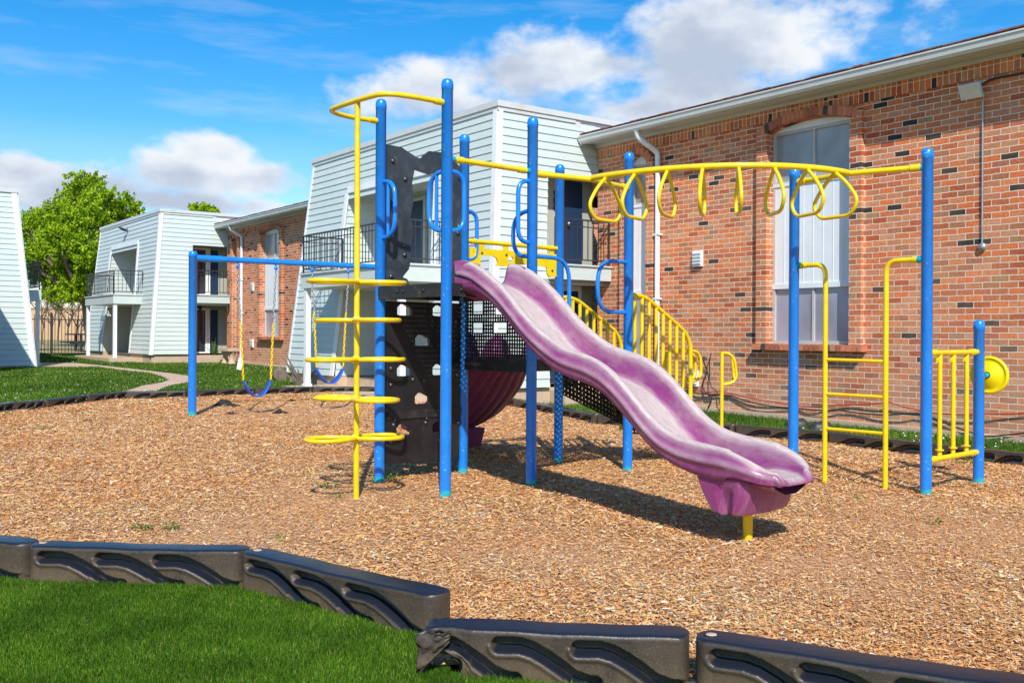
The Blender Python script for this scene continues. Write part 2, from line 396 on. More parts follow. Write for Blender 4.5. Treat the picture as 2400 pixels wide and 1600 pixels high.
# slide plastic: magenta, bleached where it is worn (attribute 'wear')
def slide_mat():
    m,nt,b=mat('slide_plastic'); co=objco(nt)
    at=nd(nt,'ShaderNodeAttribute',attribute_name='wear')
    mp=nd(nt,'ShaderNodeMapping'); mp.inputs['Scale'].default_value=(14,2.2,3); nt.links.new(co,mp.inputs[0])
    n=noise(nt,1.6,6,.7,mp.outputs[0]); sb=nd(nt,'ShaderNodeMath',operation='MULTIPLY_ADD'); sb.inputs[1].default_value=.75; sb.inputs[2].default_value=-.29
    nt.links.new(n.outputs[0],sb.inputs[0]); ad=nd(nt,'ShaderNodeMath',operation='ADD'); nt.links.new(at.outputs['Fac'],ad.inputs[0]); nt.links.new(sb.outputs[0],ad.inputs[1])
    r=ramp(nt,[(.05,(0,0,0)),(.72,(1,1,1))]); nt.links.new(ad.outputs[0],r.inputs[0])
    n5=noise(nt,3,3,.6,co); pr=ramp(nt,[(.3,(.215,.036,.145)),(.7,(.285,.062,.19))]); nt.links.new(n5.outputs[0],pr.inputs[0])
    wr=ramp(nt,[(.3,(.42,.30,.31)),(.7,(.56,.49,.43))]); n6=noise(nt,5,4,.7,mp.outputs[0]); nt.links.new(n6.outputs[0],wr.inputs[0])
    out=mix(nt,pr.outputs[0],wr.outputs[0],r.outputs[0])
    nt.links.new(out,b.inputs['Base Color'])
    rr=nd(nt,'ShaderNodeMapRange'); rr.inputs[3].default_value=.28; rr.inputs[4].default_value=.5; nt.links.new(r.outputs[0],rr.inputs[0]); nt.links.new(rr.outputs[0],b.inputs['Roughness'])
    bump(nt,b,n.outputs[0],.06,.004)
    return m
M['slide']=slide_mat()
def timber_mat():
    m,nt,b=mat('black_timber_plastic'); co=objco(nt); gm=nd(nt,'ShaderNodeNewGeometry')
    sep=nd(nt,'ShaderNodeSeparateXYZ'); nt.links.new(co,sep.inputs[0])
    sn=nd(nt,'ShaderNodeSeparateXYZ'); nt.links.new(gm.outputs['Normal'],sn.inputs[0])
    # dust film clings to the upright faces, more towards the soil line
    up=nd(nt,'ShaderNodeMapRange'); up.inputs[1].default_value=.35; up.inputs[2].default_value=.75; up.inputs[3].default_value=1; up.inputs[4].default_value=0; nt.links.new(sn.outputs[2],up.inputs[0])
    hz=nd(nt,'ShaderNodeMapRange'); hz.inputs[1].default_value=.0; hz.inputs[2].default_value=.19; hz.inputs[3].default_value=1.0; hz.inputs[4].default_value=.5; nt.links.new(sep.outputs[2],hz.inputs[0])
    n=noise(nt,6,6,.75,co); r=ramp(nt,[(.3,(.35,)*3),(.62,(1,)*3)]); nt.links.new(n.outputs[0],r.inputs[0])
    a=nd(nt,'ShaderNodeMath',operation='MULTIPLY'); nt.links.new(up.outputs[0],a.inputs[0]); nt.links.new(hz.outputs[0],a.inputs[1])
    a2=nd(nt,'ShaderNodeMath',operation='MULTIPLY'); nt.links.new(a.outputs[0],a2.inputs[0]); nt.links.new(r.outputs[0],a2.inputs[1])
    out=mix(nt,(.013,.016,.024),(.125,.086,.048),a2.outputs[0])
    n2=noise(nt,260,3,.6,co); r2=ramp(nt,[(.60,(0,0,0)),(.68,(.6,)*3)]); nt.links.new(n2.outputs[0],r2.inputs[0])
    a3=nd(nt,'ShaderNodeMath',operation='MULTIPLY'); nt.links.new(a.outputs[0],a3.inputs[0]); nt.links.new(r2.outputs[0],a3.inputs[1])
    out=mix(nt,out,(.45,.33,.15),a3.outputs[0])
    nt.links.new(out,b.inputs['Base Color']); rg=nd(nt,'ShaderNodeMapRange'); rg.inputs[3].default_value=.3; rg.inputs[4].default_value=.65; nt.links.new(a2.outputs[0],rg.inputs[0]); nt.links.new(rg.outputs[0],b.inputs['Roughness'])
    b.inputs['Specular IOR Level'].default_value=.38; n3=noise(nt,14,6,.7,co); bump(nt,b,n3.outputs[0],.3,.012); return m
M['timber']=timber_mat()


# ================================================================== ground, paths
def add_struct(name, mb_or_obj, m=None):
    o = mb_or_obj.build(name, m) if isinstance(mb_or_obj, MB) else mb_or_obj
    o['kind']='structure'; return o
def sheet(name, xs, ys, m, dz=0.0):
    X,Y=np.meshgrid(xs,ys,indexing='ij'); Z=G(X,Y)+dz
    mb=MB(); mb.grid([[(X[i,j],Y[i,j],Z[i,j]) for j in range(len(ys))] for i in range(len(xs))]); return add_struct(name,mb,m)
xs=np.concatenate([np.linspace(-600,-60,10),np.linspace(-55,40,60),np.linspace(50,600,10)])
ys=np.concatenate([np.linspace(-60,-5,6),np.linspace(-3,70,74),np.linspace(80,900,14)])
sheet('ground',xs,ys,M['ground'])
# dry field beyond the iron fence
def poly_sheet(name, pts, m, dz, kind='structure', res=None):
    bm=bmesh.new(); vs=[bm.verts.new((p[0],p[1],0)) for p in pts]; bm.faces.new(vs)
    bmesh.ops.triangulate(bm,faces=bm.faces)
    if res:
        for _ in range(res): bmesh.ops.subdivide_edges(bm,edges=bm.edges,cuts=1,use_grid_fill=True)
    for v in bm.verts: v.co.z=float(G(v.co.x,v.co.y))+dz
    bmesh.ops.recalc_face_normals(bm,faces=bm.faces)
    me=bpy.data.meshes.new(name); bm.to_mesh(me); bm.free(); me.materials.append(m)
    if me.polygons[0].normal.z<0: me.flip_normals()
    o=bpy.data.objects.new(name,me); COL.objects.link(o); o['kind']=kind; return o
FENCE=[gp(60,833)]; FENCE.append(FENCE[0]+Vector((VX,VY,0))*4)
fdir=(FENCE[1]-FENCE[0]).normalized()
fa=FENCE[0]-fdir*8; fb=FENCE[1]+fdir*22; away=Vector((-fdir.y,fdir.x,0)); away=away if away.y>0 else -away
poly_sheet('dry_field',[fa,fb,fb+Vector((10,75,0)),fa+Vector((-50,75,0))],M['field'],.07,res=4)
# concrete path
def cp(x,y): return gp(180+x/5.8725,700+y/5.8725)
path_pts=[cp(-1500,905),cp(-700,880),cp(0,893),cp(330,925),cp(650,962),cp(1000,1000),cp(1300,1035),cp(1525,1068),cp(1620,1110),cp(1525,1165),cp(1300,1205),cp(1200,1238),cp(1085,1290),
          cp(620,1302),cp(900,1210),cp(1180,1162),cp(1262,1130),cp(1180,1082),cp(1000,1030),cp(600,990),cp(300,945),cp(0,948),cp(-700,945),cp(-1500,1000)]
poly_sheet('path',path_pts,M['path'],.022,res=2)

# ================================================================== apartment row
class BF:                              # frame of a building: local x = into the row, y = along it
    def __init__(s, name, label, cat, v0, u0):
        s.v0=v0; s.u0=u0; s.o=empty(name,label,cat,W(v0,u0,0),ANG)
    def q(s,v,u,z): return Vector((v-s.v0,u-s.u0,z))
    def bb(s,mb,a,b): return mb.bb(s.q(*a),s.q(*b))
def base_z(v,u):
    p=W(v,u); return float(G(p.x,p.y))

def siding(mb, q, BL, BR, TL, TR, openings, lap=.148, out=None, thick=.016):
    """lap boards over the quad BL-BR-TR-TL; openings [(t0,t1,sl0,sr0,sl1,sr1)] in face params"""
    BL,BR,TL,TR=[Vector(p) for p in (BL,BR,TL,TR)]
    def P(s,t): return (BL.lerp(BR,s)).lerp(TL.lerp(TR,s),t)
    n=(BR-BL).cross(TL-BL).normalized()
    if out is not None and n.dot(Vector(out))<0: n=-n
    H=(TL-BL).length; N=max(1,round(H/lap)); ts=[k/N for k in range(N+1)]
    for k in range(N):
        t0,t1=ts[k],ts[k+1]
        cuts=sorted(set([t0,t1]+[t for o in openings for t in (o[0],o[1]) if t0<t<t1]))
        for c0,c1 in zip(cuts[:-1],cuts[1:]):
            tm=(c0+c1)/2; segs=[(0.0,0.0,1.0,1.0)]
            for (a,b,l0,r0,l1,r1) in openings:
                if a<=tm<=b:
                    f=lambda t,x0,x1:x0+(x1-x0)*(t-a)/(b-a)
                    lo=(f(c0,l0,l1),f(c1,l0,l1)); ro=(f(c0,r0,r1),f(c1,r0,r1)); ns=[]
                    for (x0,y0,x1,y1) in segs:
                        if lo[0]>x0: ns.append((x0,y0,min(lo[0],x1),min(lo[1],y1)))
                        if ro[0]<x1: ns.append((max(ro[0],x0),max(ro[1],y0),x1,y1))
                    segs=ns
            for (x0,y0,x1,y1) in segs:
                d0=n*(thick*(t1-c0)/(t1-t0)+.002); d1=n*(thick*(t1-c1)/(t1-t0)+.002)
                a=P(x0,c0)+d0; b=P(x1,c0)+d0; c=P(y1,c1)+d1; d=P(y0,c1)+d1
                mb.quad(a,b,c,d)
                if abs(c0-t0)<1e-9: mb.quad(P(x0,c0)+n*.0015,P(x1,c0)+n*.0015,b,a)
    return P,n
def strip_box(mb, a, b, w, d, n, side):     # a trim board from a to b, width w (towards side), standing d out along n
    a,b,n,side=Vector(a),Vector(b),Vector(n).normalized(),Vector(side)
    side=(side-n*side.dot(n)).normalized()
    vs=[]
    for p in (a,b):
        for s_ in (0,w):
            for t in (-.01,d): vs.append(p+side*s_+n*t)
    mb.add(vs,[(0,1,3,2),(4,6,7,5),(0,4,5,1),(2,3,7,6),(0,2,6,4),(1,5,7,3)])

def railing(name, pts, h, parent, m, posts=None, low=.09, gap=.125, r=.009):
    """iron railing along a polyline of base points: rails are one mesh, balusters pattern of the same part"""
    mb=MB(); pts=[Vector(p) for p in pts]
    for a,b in zip(pts[:-1],pts[1:]):
        d=b-a; L=d.length; n=max(2,round(L/gap))
        ang=math.atan2(d.y,d.x); rot=Matrix.Rotation(ang,3,'Z')
        for zz,hh in ((h,.028),(low,.022),(h-.12,.016)):
            mb.box((a+b)/2+Vector((0,0,zz)),(L+.02,.026,hh),rot)
        for i in range(n+1):
            w=.026 if i in (0,n) else .013
            p=a+d*(i/n); mb.box(p+Vector((0,0,h/2 + (0 if i in (0,n) else low/2))),(w,w,h if i in (0,n) else h-low),rot)
    return mb.build(name,m,parent)

def mansard_block(name,label,u0,u1,zb0,wall_v, num=None, porch=None, det=None, far=False, lamp=False):
    bf=BF(name,label,'apartment building',9.9,(u0+u1)/2); q=bf.q; R=bf.o
    ZT=5.31; vt,vb=9.88,9.44; du=.45
    ub0,ub1=u0-du,u1+du
    H=ZT-zb0
    def tz(z): return (z-zb0)/H
    def vf(z): return vb+(vt-vb)*tz(z)
    def ur(z): return ub0+(u0-ub0)*tz(z)
    def ul(z): return ub1+(u1-ub1)*tz(z)
    # ---- front face (s=0 at the near corner)
    oz0,oz1=2.52,4.30; ou0,ou1=porch['o']
    lz1=2.24; lu0,lu1=porch['l']
    def so(u,z): return (u-ur(z))/(ul(z)-ur(z))
    spl=.10
    ops=[(tz(oz0),tz(oz1),so(ou0-spl,oz0),so(ou1+spl,oz0),so(ou0+spl*.3,oz1),so(ou1-spl*.3,oz1)),
         (-.01,tz(lz1),so(lu0-spl,zb0),so(lu1+spl*1.5,zb0),so(lu0,lz1),so(lu1,lz1))]
    front=MB()
    P,n=siding(front,q,q(vb,ub0,zb0),q(vb,ub1,zb0),q(vt,u0,ZT-.16),q(vt,u1,ZT-.16),ops,out=(-1,0,0))
    front.build('siding_front',M['siding'],R)
    # ---- near side face (towards -u), with door recess
    side=MB(); vw=wall_v
    sv=10.88
    def ss(v,z): return (v-vf(z))/(vw-vf(z))
    ops2=[(tz(2.50),tz(4.30),ss(sv-.12,2.5),1.01,ss(sv+.02,4.30),1.01),(-.01,tz(2.24),ss(sv-.2,zb0),1.01,ss(sv-.1,2.24),1.01)]
    P2,n2=siding(side,q,q(vb,ub0,zb0),q(vw,ub0,zb0),q(vt,u0,ZT-.16),q(vw,u0,ZT-.16),ops2,out=(0,-1,0))
    side.build('siding_side',M['siding'],R)
    # far side + top + back parapet
    back=MB()
    back.quad(q(vb,ub1,zb0),q(vw+.2,ub1,zb0),q(vw+.2,u1,ZT),q(vt,u1,ZT))
    back.quad(q(vt,u0,ZT-.01),q(vt,u1,ZT-.01),q(vw+6,u1,ZT-.2),q(vw+6,u0,ZT-.2))
    back.build('flat_roof',M['eave'],R)
    pr=MB(); pr.quad(q(11.68,u0+.01,4.6),q(vw+6.5,u0+.01,4.6),q(vw+6.5,u0+.01,ZT-.16),q(11.68,u0+.01,ZT-.1))
    pr.build('parapet',M['white'],R)
    # ---- trims
    tr=MB(); cw=.12
    strip_box(tr,q(vb,ub0,zb0-.02),q(vt,u0,ZT-.15),cw,.03,n,(0,1,0))
    strip_box(tr,q(vb,ub0,zb0-.02),q(vt,u0,ZT-.15),cw*.7,.03,n2,(1,0,0))
    strip_box(tr,q(vb,ub1-.07,zb0),q(vt,u1-.07,ZT-.15),.07,.025,n,(0,1,0))
    tr.split('corner_board',M['white'],R)
    cap=MB()
    bf.bb(cap,(vt-.05,u0-.05,ZT-.10),(vt+.08,u1+.05,ZT)); bf.bb(cap,(vt-.03,u0-.03,ZT-.17),(vt+.06,u1+.03,ZT-.102))
    bf.bb(cap,(vt+.082,u0-.05,ZT-.10),(vw+6.5,u0+.08,ZT-.002)); bf.bb(cap,(vt+.062,u0-.03,ZT-.17),(11.6,u0+.05,ZT-.102))
    bf.bb(cap,(11.6,u0-.02,4.66),(11.72,u0+.05,ZT-.103))
    cap.build('roof_edge',M['eave'],R)
    ot=MB()
    def fp(u,z,o=0): return q(vf(z),u,z)
    strip_box(ot,fp(ou0-spl*.0+.0,oz1),fp(ou1,oz1),.13,.03,n,(0,0,1))
    strip_box(ot,fp(ou1+spl,oz0),fp(ou1-spl*.3,oz1+.0),.13,.028,n,(0,1,0))
    strip_box(ot,fp(ou0-spl,oz0),fp(ou0+spl*.3,oz1),.13,.028,n,(0,-1,0))
    strip_box(ot,fp(lu1+spl*1.5,zb0),fp(lu1,lz1),.14,.026,n,(0,1,0))
    strip_box(ot,fp(lu0-spl,zb0),fp(lu0,lz1),.12,.026,n,(0,-1,0))
    ot.split('opening_trim',M['white'],R)
    # ---- inside of the openings: breezeway shell
    iv=vt+(1.75 if far else 1.05)
    sh=MB()
    sh.quad(q(iv,ou0-.3,zb0),q(iv,ou1+.3,zb0),q(iv,ou1+.3,2.3),q(iv,ou0-.3,2.3))
    sh.quad(q(iv,ou0-.3,2.5),q(iv,ou1+.3,2.5),q(iv,ou1+.3,4.4),q(iv,ou0-.3,4.4))
    for (a,b) in ((zb0,2.3),(2.5,4.4)):
        o1=(lu1+.13) if a<1 else ou1+.08; o0=(lu0-.1) if a<1 else ou0-.08
        w=MB()
        siding(sh,q,q(vf(a)+.02,o1,a),q(iv,o1,a),q(vf(b)+.02,o1-.05,b),q(iv,o1-.05,b),[],out=(0,-1,0))
        sh.quad(q(vf(a)+.02,o0,a),q(iv,o0,a),q(iv,o0,b),q(vf(b)+.02,o0,b))
    sh.build('breezeway_wall',M['siding'],R)
    ce=MB(); bf.bb(ce,(vf(4.3)+.03,ou0-.3,4.31),(iv,ou1+.3,4.36)); bf.bb(ce,(vf(2.3)+.02,lu0-.5,2.245),(iv,lu1+.5,2.30))
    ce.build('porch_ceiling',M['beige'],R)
    dr=MB(); dm=MB(); du_=porch.get('door',(ou0+.35,ou0+1.3))
    bf.bb(dr,(iv-.06,du_[0],2.52),(iv-.012,du_[1],4.12)); dr.build('door',M['door'],R)
    for (a,b,c,d) in ((du_[0]-.09,du_[0],2.5,4.2),(du_[1],du_[1]+.09,2.5,4.2),(du_[0],du_[1],4.12,4.2)): bf.bb(dm,(iv-.08,a,c),(iv-.011,b,d))
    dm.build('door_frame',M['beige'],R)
    # brick part seen through the upper opening and its dark lintel
    bk=MB(); bf.bb(bk,(iv-.2,ou0-.28,2.51),(iv-.1,ou0+.1,3.9)) if far else bf.bb(bk,(iv-.05,du_[0]-.75,2.51),(iv-.012,du_[0]-.45,4.1))
    bk.build('brick_pier',M['brick'],R)
    # ---- porch slab over the walkway, its posts and railing
    p0,p1=porch['p']; pv=porch['v']; sl=MB()
    bf.bb(sl,(pv,p0,2.22),(iv-.001,p1,2.50)); o=sl.build('balcony_slab',M['siding'],R)
    lip=MB(); bf.bb(lip,(pv-.03,p0-.03,2.502),(vf(2.5)+.2,p1+.03,2.535)); lip.build('balcony_edge',M['eave'],R)
    for (pvv,pu) in porch['posts']:
        c=MB(); gz=base_z(pvv,pu); bf.bb(c,(pvv-.055,pu-.055,gz+.1),(pvv+.055,pu+.055,2.219)); bf.bb(c,(pvv-.08,pu-.08,gz-.1),(pvv+.08,pu+.08,gz+.099)); c.build('porch_post',M['white'],R)
    e=pv+.04
    pts=[q(vf(2.6)+.02,p1-.06,2.535),q(e,p1-.06,2.535),q(e,p0+.06,2.535),q(vf(2.6)+.02,p0+.06,2.535)]
    railing('balcony_railing',pts,.78,R,M['rail'])
    # second railing inside (along the opening edge of the breezeway landing)
    if far: railing('landing_railing',[q(vt+.9,ou0+.1,2.51),q(vt+.9,ou1-1.4,2.51)],.78,R,M['rail'])
    # ---- recess of the side doors
    ru=ur(3)+.62 if not far else ur(3)+1.0
    rs=MB(); rv0=sv-.2
    for (a,b) in ((zb0,2.3),(2.5,4.4)):
        rs.quad(q(rv0-.1,ru,a),q(vw+.3,ru,a),q(vw+.3,ru,b),q(rv0-.1,ru,b))
        rs.quad(q(rv0+(.07 if a>1 else 0),ub0+.1,a),q(rv0+(.07 if a>1 else 0),ru,a),q(sv+.02,ru,b),q(sv+.02,u0-.02,b))
    bf.bb(rs,(rv0,u0-.02,4.31),(vw+.3,ru,4.36)); bf.bb(rs,(rv0,ub0+.15,2.2),(vw+.3,ru,2.24))
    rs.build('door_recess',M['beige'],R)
    bs=MB(); bf.bb(bs,(sv-.12,ub0-.02,2.26),(vw-.01,ru-.01,2.50)); bs.build('side_balcony',M['siding'],R)
    bl=MB(); bf.bb(bl,(sv-.1,ub0-.05,2.502),(vw-.01,ub0+.2,2.53)); bl.build('balcony_edge',M['eave'],R)
    railing('side_railing',[q(sv-.06,ub0+.04,2.53),q(vw-.02,ub0+.04,2.53)],.80,R,M['rail'] )
    sdf=MB()
    if not far:
        sd=MB(); bf.bb(sd,(11.62,ru-.06,2.51),(12.09,ru-.012,4.15)); sd.build('door',M['door'],R)
        hd=MB(); hd.lathe([(0,.0),(.03,.0),(.03,.03),(0,.04)],q(11.72,ru-.1,3.35),8,Matrix.Rotation(PI/2,3,'X')); hd.build('door_handle',M['galv'],R)
        sd=MB(); bf.bb(sd,(11.1,ru-.06,zb0+.02),(12.0,ru-.012,2.1)); sd.build('door',M['door'],R)
        for (a,b,c,d) in ((11.02,11.1,.3,2.2),(12.0,12.07,.3,2.2),(11.1,12.0,2.1,2.2)): bf.bb(sdf,(a,ru-.075,c),(b,ru-.011,d))
    else:
        for (a,b) in ((2.6,4.1),(zb0+.05,2.05)):
            g=MB(); bf.bb(g,(10.95,ru-.04,a),(11.62,ru-.012,b)); g.build('sliding_pane',M['darkglass'],R)
            for (c,d,e_,f_) in ((10.87,10.95,a-.05,b+.08),(11.62,11.70,a-.05,b+.08),(10.95,11.62,b,b+.08),(10.95,11.62,a-.05,a),(11.27,11.30,a,b),(10.95,11.27,(a+b)/2,(a+b)/2+.03)): bf.bb(sdf,(c,ru-.07,e_),(d,ru-.011,f_))
            sd=MB(); bf.bb(sd,(11.78,ru-.05,a-.05),(12.05,ru-.012,b)); sd.build('door',M['door'],R)
            bf.bb(sdf,(11.71,ru-.066,a-.05),(11.78,ru-.011,b+.07))
        wl=MB(); bf.bb(wl,(11.35,ru-.14,2.12),(11.47,ru-.07,2.2)); bf.bb(wl,(11.38,ru-.2,2.02),(11.44,ru-.14,2.2)); wl.build('porch_light',M['wire'],R)
    sdf.build('door_frame',M['white'],R)
    # ---- concrete foundation
    fd=MB(); g0=base_z(vb,ub0)-.35
    def fbox(a,b):
        bf.bb(fd,(a[0],a[1],g0),(b[0],b[1],zb0-.012))
    fbox((vb+.05,ub0+.05),(vb+.3,lu0-.05)); fbox((vb+.05,lu1+.1),(vb+.3,ub1-.05)); fbox((vb+.302,ub0+.05),(sv-.15,ub0+.3)); fbox((vb+.302,ub1-.3),(vw,ub1-.05))
    bf.bb(fd,(vb+.302,lu0-.6,g0),(iv,lu1+.6,zb0-.02)); 
    bf.bb(fd,(pv-.25,p0-.5,g0),(vb+.298,p1+.35,zb0-.13 if far else zb0-.2))
    bf.bb(fd,(sv-.14,ub0-.35,g0),(vw+.3,ru,zb0-.06))
    fd.build('foundation',M['stone'],R)
    if lamp:
        lm=MB(); c=fp(u0+3.55,4.93)
        lm.box(c+Vector((-.05,0,-.04)),(.03,.03,.12)); lm.box(c+Vector((-.18,.12,.0)),(.2,.2,.05),Matrix.Rotation(.5,3,'Y')@Matrix.Rotation(.5,3,'Z')); lm.box(c+Vector((-.1,.05,-.02)),(.12,.03,.03),Matrix.Rotation(.5,3,'Z'))
        lm.build('floodlight',M['rail'],R)
    return bf,vf,ur

# --- near block
WALLV=12.1
NEAR=mansard_block('siding_apartment','pale mint siding block with sloping walls right behind the blue climbing frame',13.7,21.0,.38,WALLV,
    porch=dict(o=(15.55,19.1),l=(15.4,18.9),p=(14.95,19.15),v=8.72,posts=[(8.8,18.98),(8.8,15.1)],door=(17.75,18.55)))
FAR=mansard_block('siding_apartment','smaller looking pale mint siding block down the row, left of the swings',32.45,39.9,.58,WALLV,
    porch=dict(o=(34.6,38.0),l=(34.5,37.8),p=(33.55,37.25),v=8.7,posts=[(8.78,37.15),(8.78,33.65)],door=(36.4,37.2)),far=True,lamp=True)
# --- house number 502 beside the upper side door
def digits(bf, txt, v, u, z, h, vertical=True):
    segs={'5':[(0,1,1,1),(0,.5,0,1),(0,.5,1,.5),(1,0,1,.5),(0,0,1,0)],'0':[(0,0,0,1),(1,0,1,1),(0,1,1,1),(0,0,1,0)],'2':[(0,1,1,1),(1,.5,1,1),(0,.5,1,.5),(0,0,0,.5),(0,0,1,0)]}
    mb=MB(); w=h*.5
    for i,c in enumerate(txt):
        for (x0,y0,x1,y1) in segs[c]:
            a=bf.q(v+x0*w,u,z-i*h*1.45+y0*h); b=bf.q(v+x1*w,u,z-i*h*1.45+y1*h)
            mb.tube([a,b],.011,6)
    return mb.build('house_number',M['num'],bf.o)
digits(NEAR[0],'502',11.44,NEAR[2](3)+.60,3.85,.085)
# stairs and rail inside the far breezeway
b=FAR[0]; st=MB()
for i in range(5): b.bb(st,(9.95+.26*i,34.75,.42+.2*i),(10.26+.26*i,35.9,.47+.2*i))
st.build('stair_tread',M['stone'],b.o)
sr=MB()
for uu in (34.8,35.9):
    sr.tube([b.q(9.9,uu,1.25),b.q(11.3,uu,2.3)],.02,6); sr.tube([b.q(9.9,uu,.45),b.q(9.9,uu,1.25)],.02,6); sr.tube([b.q(9.9,uu,.55),b.q(11.3,uu,1.6)],.02,6)
    for i in range(1,8): sr.tube([b.q(9.9+.175*i,uu,.55+.131*i),b.q(9.9+.175*i,uu,1.25+.131*i)],.012,5)
sr.build('stair_railing',M['rail'],b.o)

# ================================================================== brick wings
def brick_wing(name,label,ua,ub,windows,narrows,spouts,vents,eave=True):
    bf=BF(name,label,'brick building',WALLV,(ua+ub)/2); q=bf.q; R=bf.o; v=WALLV
    zb=.13; zt=4.79
    def arch(u0,u1,z0,z1,rise,n=10):
        pts=[(u0,z0),(u1,z0)]; c=(u0+u1)/2; hw=(u1-u0)/2
        for k in range(n+1):
            x=u1-(u1-u0)*k/n; pts.append((x,z1+rise*(1-((x-c)/hw)**2)))
        return pts
    holes=[]
    for (a,b_) in windows: holes.append(arch(a,b_,1.17,4.37,.12))
    for (a,b_,zz0) in narrows: holes.append(arch(a,b_,zz0,4.30,.16))
    plate('wall',M['brick'],[(ua,-.6),(ub,-.6),(ub,4.545),(ua,4.545)],holes,lambda a,b_,d:q(v+d,a,b_),.22,R)
    so=MB(); bf.bb(so,(v-.012,ua,4.548),(v+.2,ub,zt+.03)); so.build('soldier_course',M['soldier'],R)
    fd=MB(); bf.bb(fd,(v-.035,ua,-.6),(v+.1,ub,-.61));
    N=max(6,int((ub-ua)/.5)); top=[];bot=[]
    for i in range(N+1):
        u=ua+(ub-ua)*i/N; z=max(base_z(v,u)+.0,0)+.045+.02*math.sin(i*1.7)+(.02 if i%3 else 0)
        z=max(z,.07+.115*(u-6)/10*.9)
        top.append(q(v-.03,u,z)); bot.append(q(v-.045,u,-.6))
    fd=MB(); fd.grid([bot,top,[p+Vector((.08,0,.01)) for p in top]],False); fd.build('foundation',M['stone'],R)
    # eave: soffit, fascia, gutter, roof
    ev=MB(); bf.bb(ev,(11.76,ua,zt-.0),(v+.05,ub,zt+.03)); bf.bb(ev,(v-.06,ua,zt-.06),(v-.013,ub,zt-.002)); ev.build('soffit',M['eave'],R)
    fa_=MB(); bf.bb(fa_,(11.72,ua,zt-.03),(11.758,ub,zt+.14)); fa_.build('fascia',M['eave'],R)
    prof=[(11.715,4.775),(11.66,4.765),(11.625,4.80),(11.615,4.86),(11.60,4.875),(11.60,4.895),(11.625,4.895),(11.635,4.87),(11.64,4.81),(11.67,4.785),(11.715,4.79)]
    gt=MB(); gt.grid([[q(a,u,z) for (a,z) in prof] for u in (ua-.02,ub)],False)
    gt.add([q(a,ua-.02,z) for (a,z) in prof[:5]]+[q(11.715,ua-.02,4.89)],[(0,1,2,3,4,5)])
    gt.build('gutter',M['eave'],R)
    rf=MB(); bf.bb(rf,(11.66,ua,4.90),(11.8,ub,4.925))
    k=int((ub-ua)/.33)
    for i in range(k):
        a=ua+(ub-ua)*i/k; h_=.010*RNG.random()
        bf.bb(rf,(11.63+.01*RNG.random(),a,4.927),(11.95,a+(ub-ua)/k-.01,4.938+h_))
    rf.quad(q(11.8,ua,4.93),q(11.8,ub,4.93),q(18,ub,5.75),q(18,ua,5.75)); rf.quad(q(18,ua,5.75),q(18,ub,5.75),q(24.4,ub,4.93),q(24.4,ua,4.93))
    rf.build('roof',M['rusty'],R)
    # far side of the wing, closing the volume
    bk=MB(); bk.quad(q(24,ua,-.6),q(24,ub,-.6),q(24,ub,4.9),q(24,ua,4.9)); bk.quad(q(v+.2,ua,-.6),q(24,ua,-.6),q(24,ua,4.9),q(v+.2,ua,4.9)); bk.build('rear_wall',M['brick'],R)
    def window(a,b_,narrow=False,zlow=1.17,style=0):
        w=empty('window_bay',None,None,(0,0,0)); w.parent=R
        # surround piers, standing proud of the wall
        pw=.19 if not narrow else .16; proud=.085
        zh=4.37 if not narrow else 4.30; rise=.12 if not narrow else .16
        pm=MB(); z0=1.165 if not narrow else max(zb,zlow-.0)
        for (x0,x1) in ((a-pw,a),(b_,b_+pw)): bf.bb(pm,(v-proud,x0,z0),(v-.003,x1,zh-.02))
        pm.split('window_pier',M['brick'],w)
        # arch of upright bricks
        ar=MB(); n=max(7,int((b_-a+2*pw*.55)/.078)); c=(a+b_)/2; hw=(b_-a)/2+pw*.55
        def cz(x): return zh+rise*(1-min(1,((x-c)/((b_-a)/2+.02))**2)) if abs(x-c)<(b_-a)/2+.02 else zh-.35*(abs(x-c)-(b_-a)/2-.02)
        for i in range(n):
            x0=c-hw+2*hw*i/n; x1=c-hw+2*hw*(i+1)/n-.009; hgt=.125
            zz0=cz((x0+x1)/2); sl=-(2*rise*((x0+x1)/2-c)/(((b_-a)/2)**2)) if abs((x0+x1)/2-c)<(b_-a)/2 else -.45*(1 if (x0+x1)/2>c else -1)
            lean=-sl*hgt*.6; vs=[]
            for vv in (v-proud-.01,v+.12):
                for (x,dz) in ((x0,0),(x1,0),(x1+lean,hgt),(x0+lean,hgt)):
                    vs.append(q(vv,x,cz(x if dz==0 else (x-lean))+dz))
            ar.add(vs,[(0,1,2,3),(4,7,6,5),(0,4,5,1),(1,5,6,2),(2,6,7,3),(3,7,4,0)])
        ar.build('brick_arch',M['arch'],w)
        mo=MB(); 
        for i in range(12):
            x0=c-hw+2*hw*i/12; x1=c-hw+2*hw*(i+1)/12
            vs=[q(vv,x,cz(x)+dz) for vv in (v-proud,v-.02) for (x,dz) in ((x0,.003),(x1,.003),(x1,.118),(x0,.118))]
            mo.add(vs,[(0,1,2,3),(4,7,6,5),(0,4,5,1),(2,6,7,3)])
        mo.build('arch_mortar',M['mortar'],w)
        sp=MB();
        for x in (a-pw,b_): bf.bb(sp,(v-proud,x,zh-.018),(v-.003,x+pw,zh+.06))
        sp.split('arch_springer',M['brick'],w)
        # frame
        fv=v+.10
        fr=MB(); zt_=zh
        for (x0,x1) in ((a,a+.04),(b_-.04,b_)): bf.bb(fr,(fv-.02,x0,z0+.0),(fv+.05,x1,zt_))
        for zz in ((zlow,zlow+.05),(2.0,2.04),(3.58,3.63),(zt_-.04,zt_)):
            if zz[0]>=zlow-.01: bf.bb(fr,(fv-.018,a+.04,zz[0]),(fv+.048,b_-.04,zz[1]))
